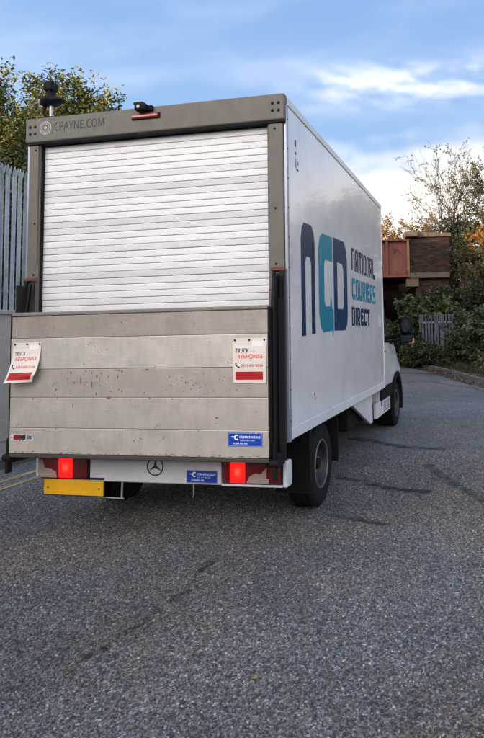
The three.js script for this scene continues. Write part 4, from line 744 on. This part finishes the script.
[[-4.6, -37, 8.6, 51], [-3.1, -36, 8.2, 52], [-1.6, -38, 8.8, 53], [-7.2, -38, 8.8, 54]].forEach(([x, z, h, seed], i) => grow({ name: 'autumn_tree', label: ['brown autumn tree behind the girder, just left of the mirror', 'brown autumn tree behind the girder, nearest the parapet', 'taller brown tree behind the parapet', 'brown tree beyond the bridge, hidden by the van'][i], pos: [x, 0, z], height: h, r0: 0.16, trunk: 0.3, limbs: 22, subs: 7, twigs: 6, leaves: 14, leaf: [0.13, 0.09], cols: AUTUMN, spread: 0.42, up: 0.05, seed, group: 'trees beyond the bridge' }));
// undergrowth in front of the abutment and the fence
const bush = (name, label, pos, height, seed, cols, leaf, spread = 0.55, extra = {}) => grow({ name, label, category: 'bush', pos, height, r0: 0.03, trunk: 0.08, limbs: 8, subs: 5, twigs: 4, leaves: 8, leaf, cols, spread, stems: 5, foot: height * 0.35, seed, bark: M.barkDark, up: 0.03, ...extra });
bush('large_leaved_shrub', 'large leaved green shrub under the parapet, beside the mirror', [0.2, 0.1, -20.95], 3.0, 61, [[0.03, 0.055, 0.014], [0.05, 0.085, 0.02], [0.075, 0.115, 0.028]], [0.22, 0.15], 0.28, { leaves: 6, droop: 0.6, up: 0.14 });
bush('bramble', 'low dark bramble at the left end of the far fence', [-0.55, 0.1, -19.7], 1.0, 62, DARK, [0.09, 0.065], 0.55, { leaves: 12 });
bush('bramble', 'low bramble in front of the far palisade fence', [0.35, 0.1, -19.2], 0.7, 63, DARK, [0.08, 0.06], 0.8, { leaves: 12 });
bush('bramble', 'bramble climbing the right half of the far fence', [1.25, 0.1, -18.9], 0.95, 64, DARK, [0.08, 0.06], 0.6, { leaves: 12 });
bush('bramble', 'tall bramble hiding the right end of the far fence', [2.0, 0.1, -18.2], 1.7, 65, DARK, [0.09, 0.07], 0.5, { leaves: 14 });
bush('ivy_bush', 'near ivy bush at the right picture edge by the kerb', [2.85, 0.1, -15.2], 2.2, 66, [[0.02, 0.035, 0.012], [0.035, 0.06, 0.018], [0.055, 0.085, 0.03], [0.09, 0.12, 0.05]], [0.09, 0.075], 0.45, { leaves: 14 });
bush('dry_shrub', 'straw coloured dry shrub on the embankment right of the parapet', [1.75, 2.0, -22.0], 1.5, 67, [[0.09, 0.06, 0.02], [0.14, 0.09, 0.03], [0.07, 0.065, 0.02]], [0.12, 0.035], 0.5, { leaves: 12 });
bush('yellow_bush', 'yellowish bush on the embankment beside the parapet', [1.6, 3.0, -23.4], 2.2, 68, OLIVE, [0.09, 0.055], 0.55, { leaves: 14 });
bush('yellow_bush', 'yellowish bush at the right edge, above the ivy', [2.55, 2.3, -22.2], 2.3, 69, OLIVE, [0.09, 0.055], 0.55, { leaves: 14 });
bush('dark_bush', 'dark bush on the bank above the far fence', [0.95, 1.2, -21.3], 1.9, 70, DARK, [0.09, 0.06], 0.6, { leaves: 12 });
bush('dark_bush', 'dark bush on the bank behind the right end of the fence', [2.0, 1.2, -20.9], 2.0, 71, DARK, [0.09, 0.06], 0.6, { leaves: 12 });
bush('ivy_mass', 'dark ivy hanging over the abutment beside the large leaved shrub', [0.75, 1.2, -21.9], 2.2, 72, DARK, [0.10, 0.08], 0.45, { leaves: 14 });
bush('ivy_mass', 'dark undergrowth in the shade under the girder', [-1.6, 0.1, -21.2], 1.7, 73, DARK, [0.10, 0.08], 0.5, { leaves: 12 });
// taller trees along the right of the street, just out of the picture; the van's glossy side mirrors them
[[6.2, -14.0, 5.2, 81], [5.2, -18.5, 6.6, 82], [10.5, -10.5, 5.0, 83], [7.2, -23, 7.6, 84]].forEach(([x, z, h, seed], i) => grow({ name: 'roadside_tree', label: ['green roadside tree on the right verge, nearest the ivy bush', 'tall green roadside tree on the right verge, beyond the ivy bush', 'green roadside tree on the right verge, nearest the photographer', 'tallest roadside tree, on the bank right of the bridge'][i], pos: [x, 0.1, z], height: h, r0: 0.17, trunk: 0.2, limbs: 20, subs: 7, twigs: 5, leaves: 9, leaf: [0.19, 0.13], cols: i % 2 ? OLIVE : GREEN.slice(0, 4), spread: 0.46, up: 0.06, seed, group: 'trees along the right verge' }));
{ // leaf litter along the far kerb, one yellow leaf on the road
  const r = rng(99), lv = new Leaves(), cur = new THREE.CatmullRomCurve3(KERB.map(([x, z]) => V(x, 0, z)));
  for (let i = 0; i < 5200; i++) { const a = cur.getPoint(0.3 + 0.6 * r()), off = -0.5 + 2.6 * Math.pow(r(), 1.6), y = off > 0.1 ? 0.115 : 0.006; const c = [[0.12, 0.06, 0.02], [0.09, 0.05, 0.025], [0.2, 0.12, 0.03], [0.05, 0.04, 0.02]][Math.floor(r() * 4)]; const d = rv(r); d.y *= 0.15; d.normalize(); lv.add(V(a.x + off, y + 0.012 * r(), a.z - off * 0.35), d, V(r() - 0.5, 2, r() - 0.5).normalize(), 0.07 + 0.06 * r(), 0.05, c); }
  const g = new THREE.Group(); const m = lv.mesh('leaf_litter', leafMat, scene); tag(m, 'brown fallen leaves along the far kerb and verge', 'leaf litter', null, 'stuff');
  const grass = new Leaves(); for (let i = 0; i < 9000; i++) { const a = cur.getPoint(0.3 + 0.6 * r()), off = 0.3 + 2.2 * r(); const c = mix3([0.035, 0.05, 0.016], [0.10, 0.085, 0.035], r()); grass.add(V(a.x + off, 0.1, a.z - off * 0.35), V((r() - 0.5) * 0.9, 1, (r() - 0.5) * 0.9).normalize(), rv(r), 0.1 + 0.25 * r(), 0.014, c); }
  tag(grass.mesh('verge_grass', leafMat, scene), 'rough grass and weeds on the far verge', 'grass', null, 'stuff');
  const one = new Leaves(); one.add(V(1.41, 0.012, 1.53), V(0.8, 0.02, -0.5).normalize(), V(0.1, 1, 0.2).normalize(), 0.03, 0.022, [0.42, 0.27, 0.03]); one.add(V(1.418, 0.014, 1.525), V(-0.2, 0.2, -0.8).normalize(), V(0.3, 1, 0).normalize(), 0.02, 0.014, [0.36, 0.22, 0.03]);
  const t = one.mesh('fallen_leaf', leafMat, scene); tag(t, 'small yellow fallen leaf lying on the road in the foreground', 'leaf');
}

renderer.render(scene, camera);
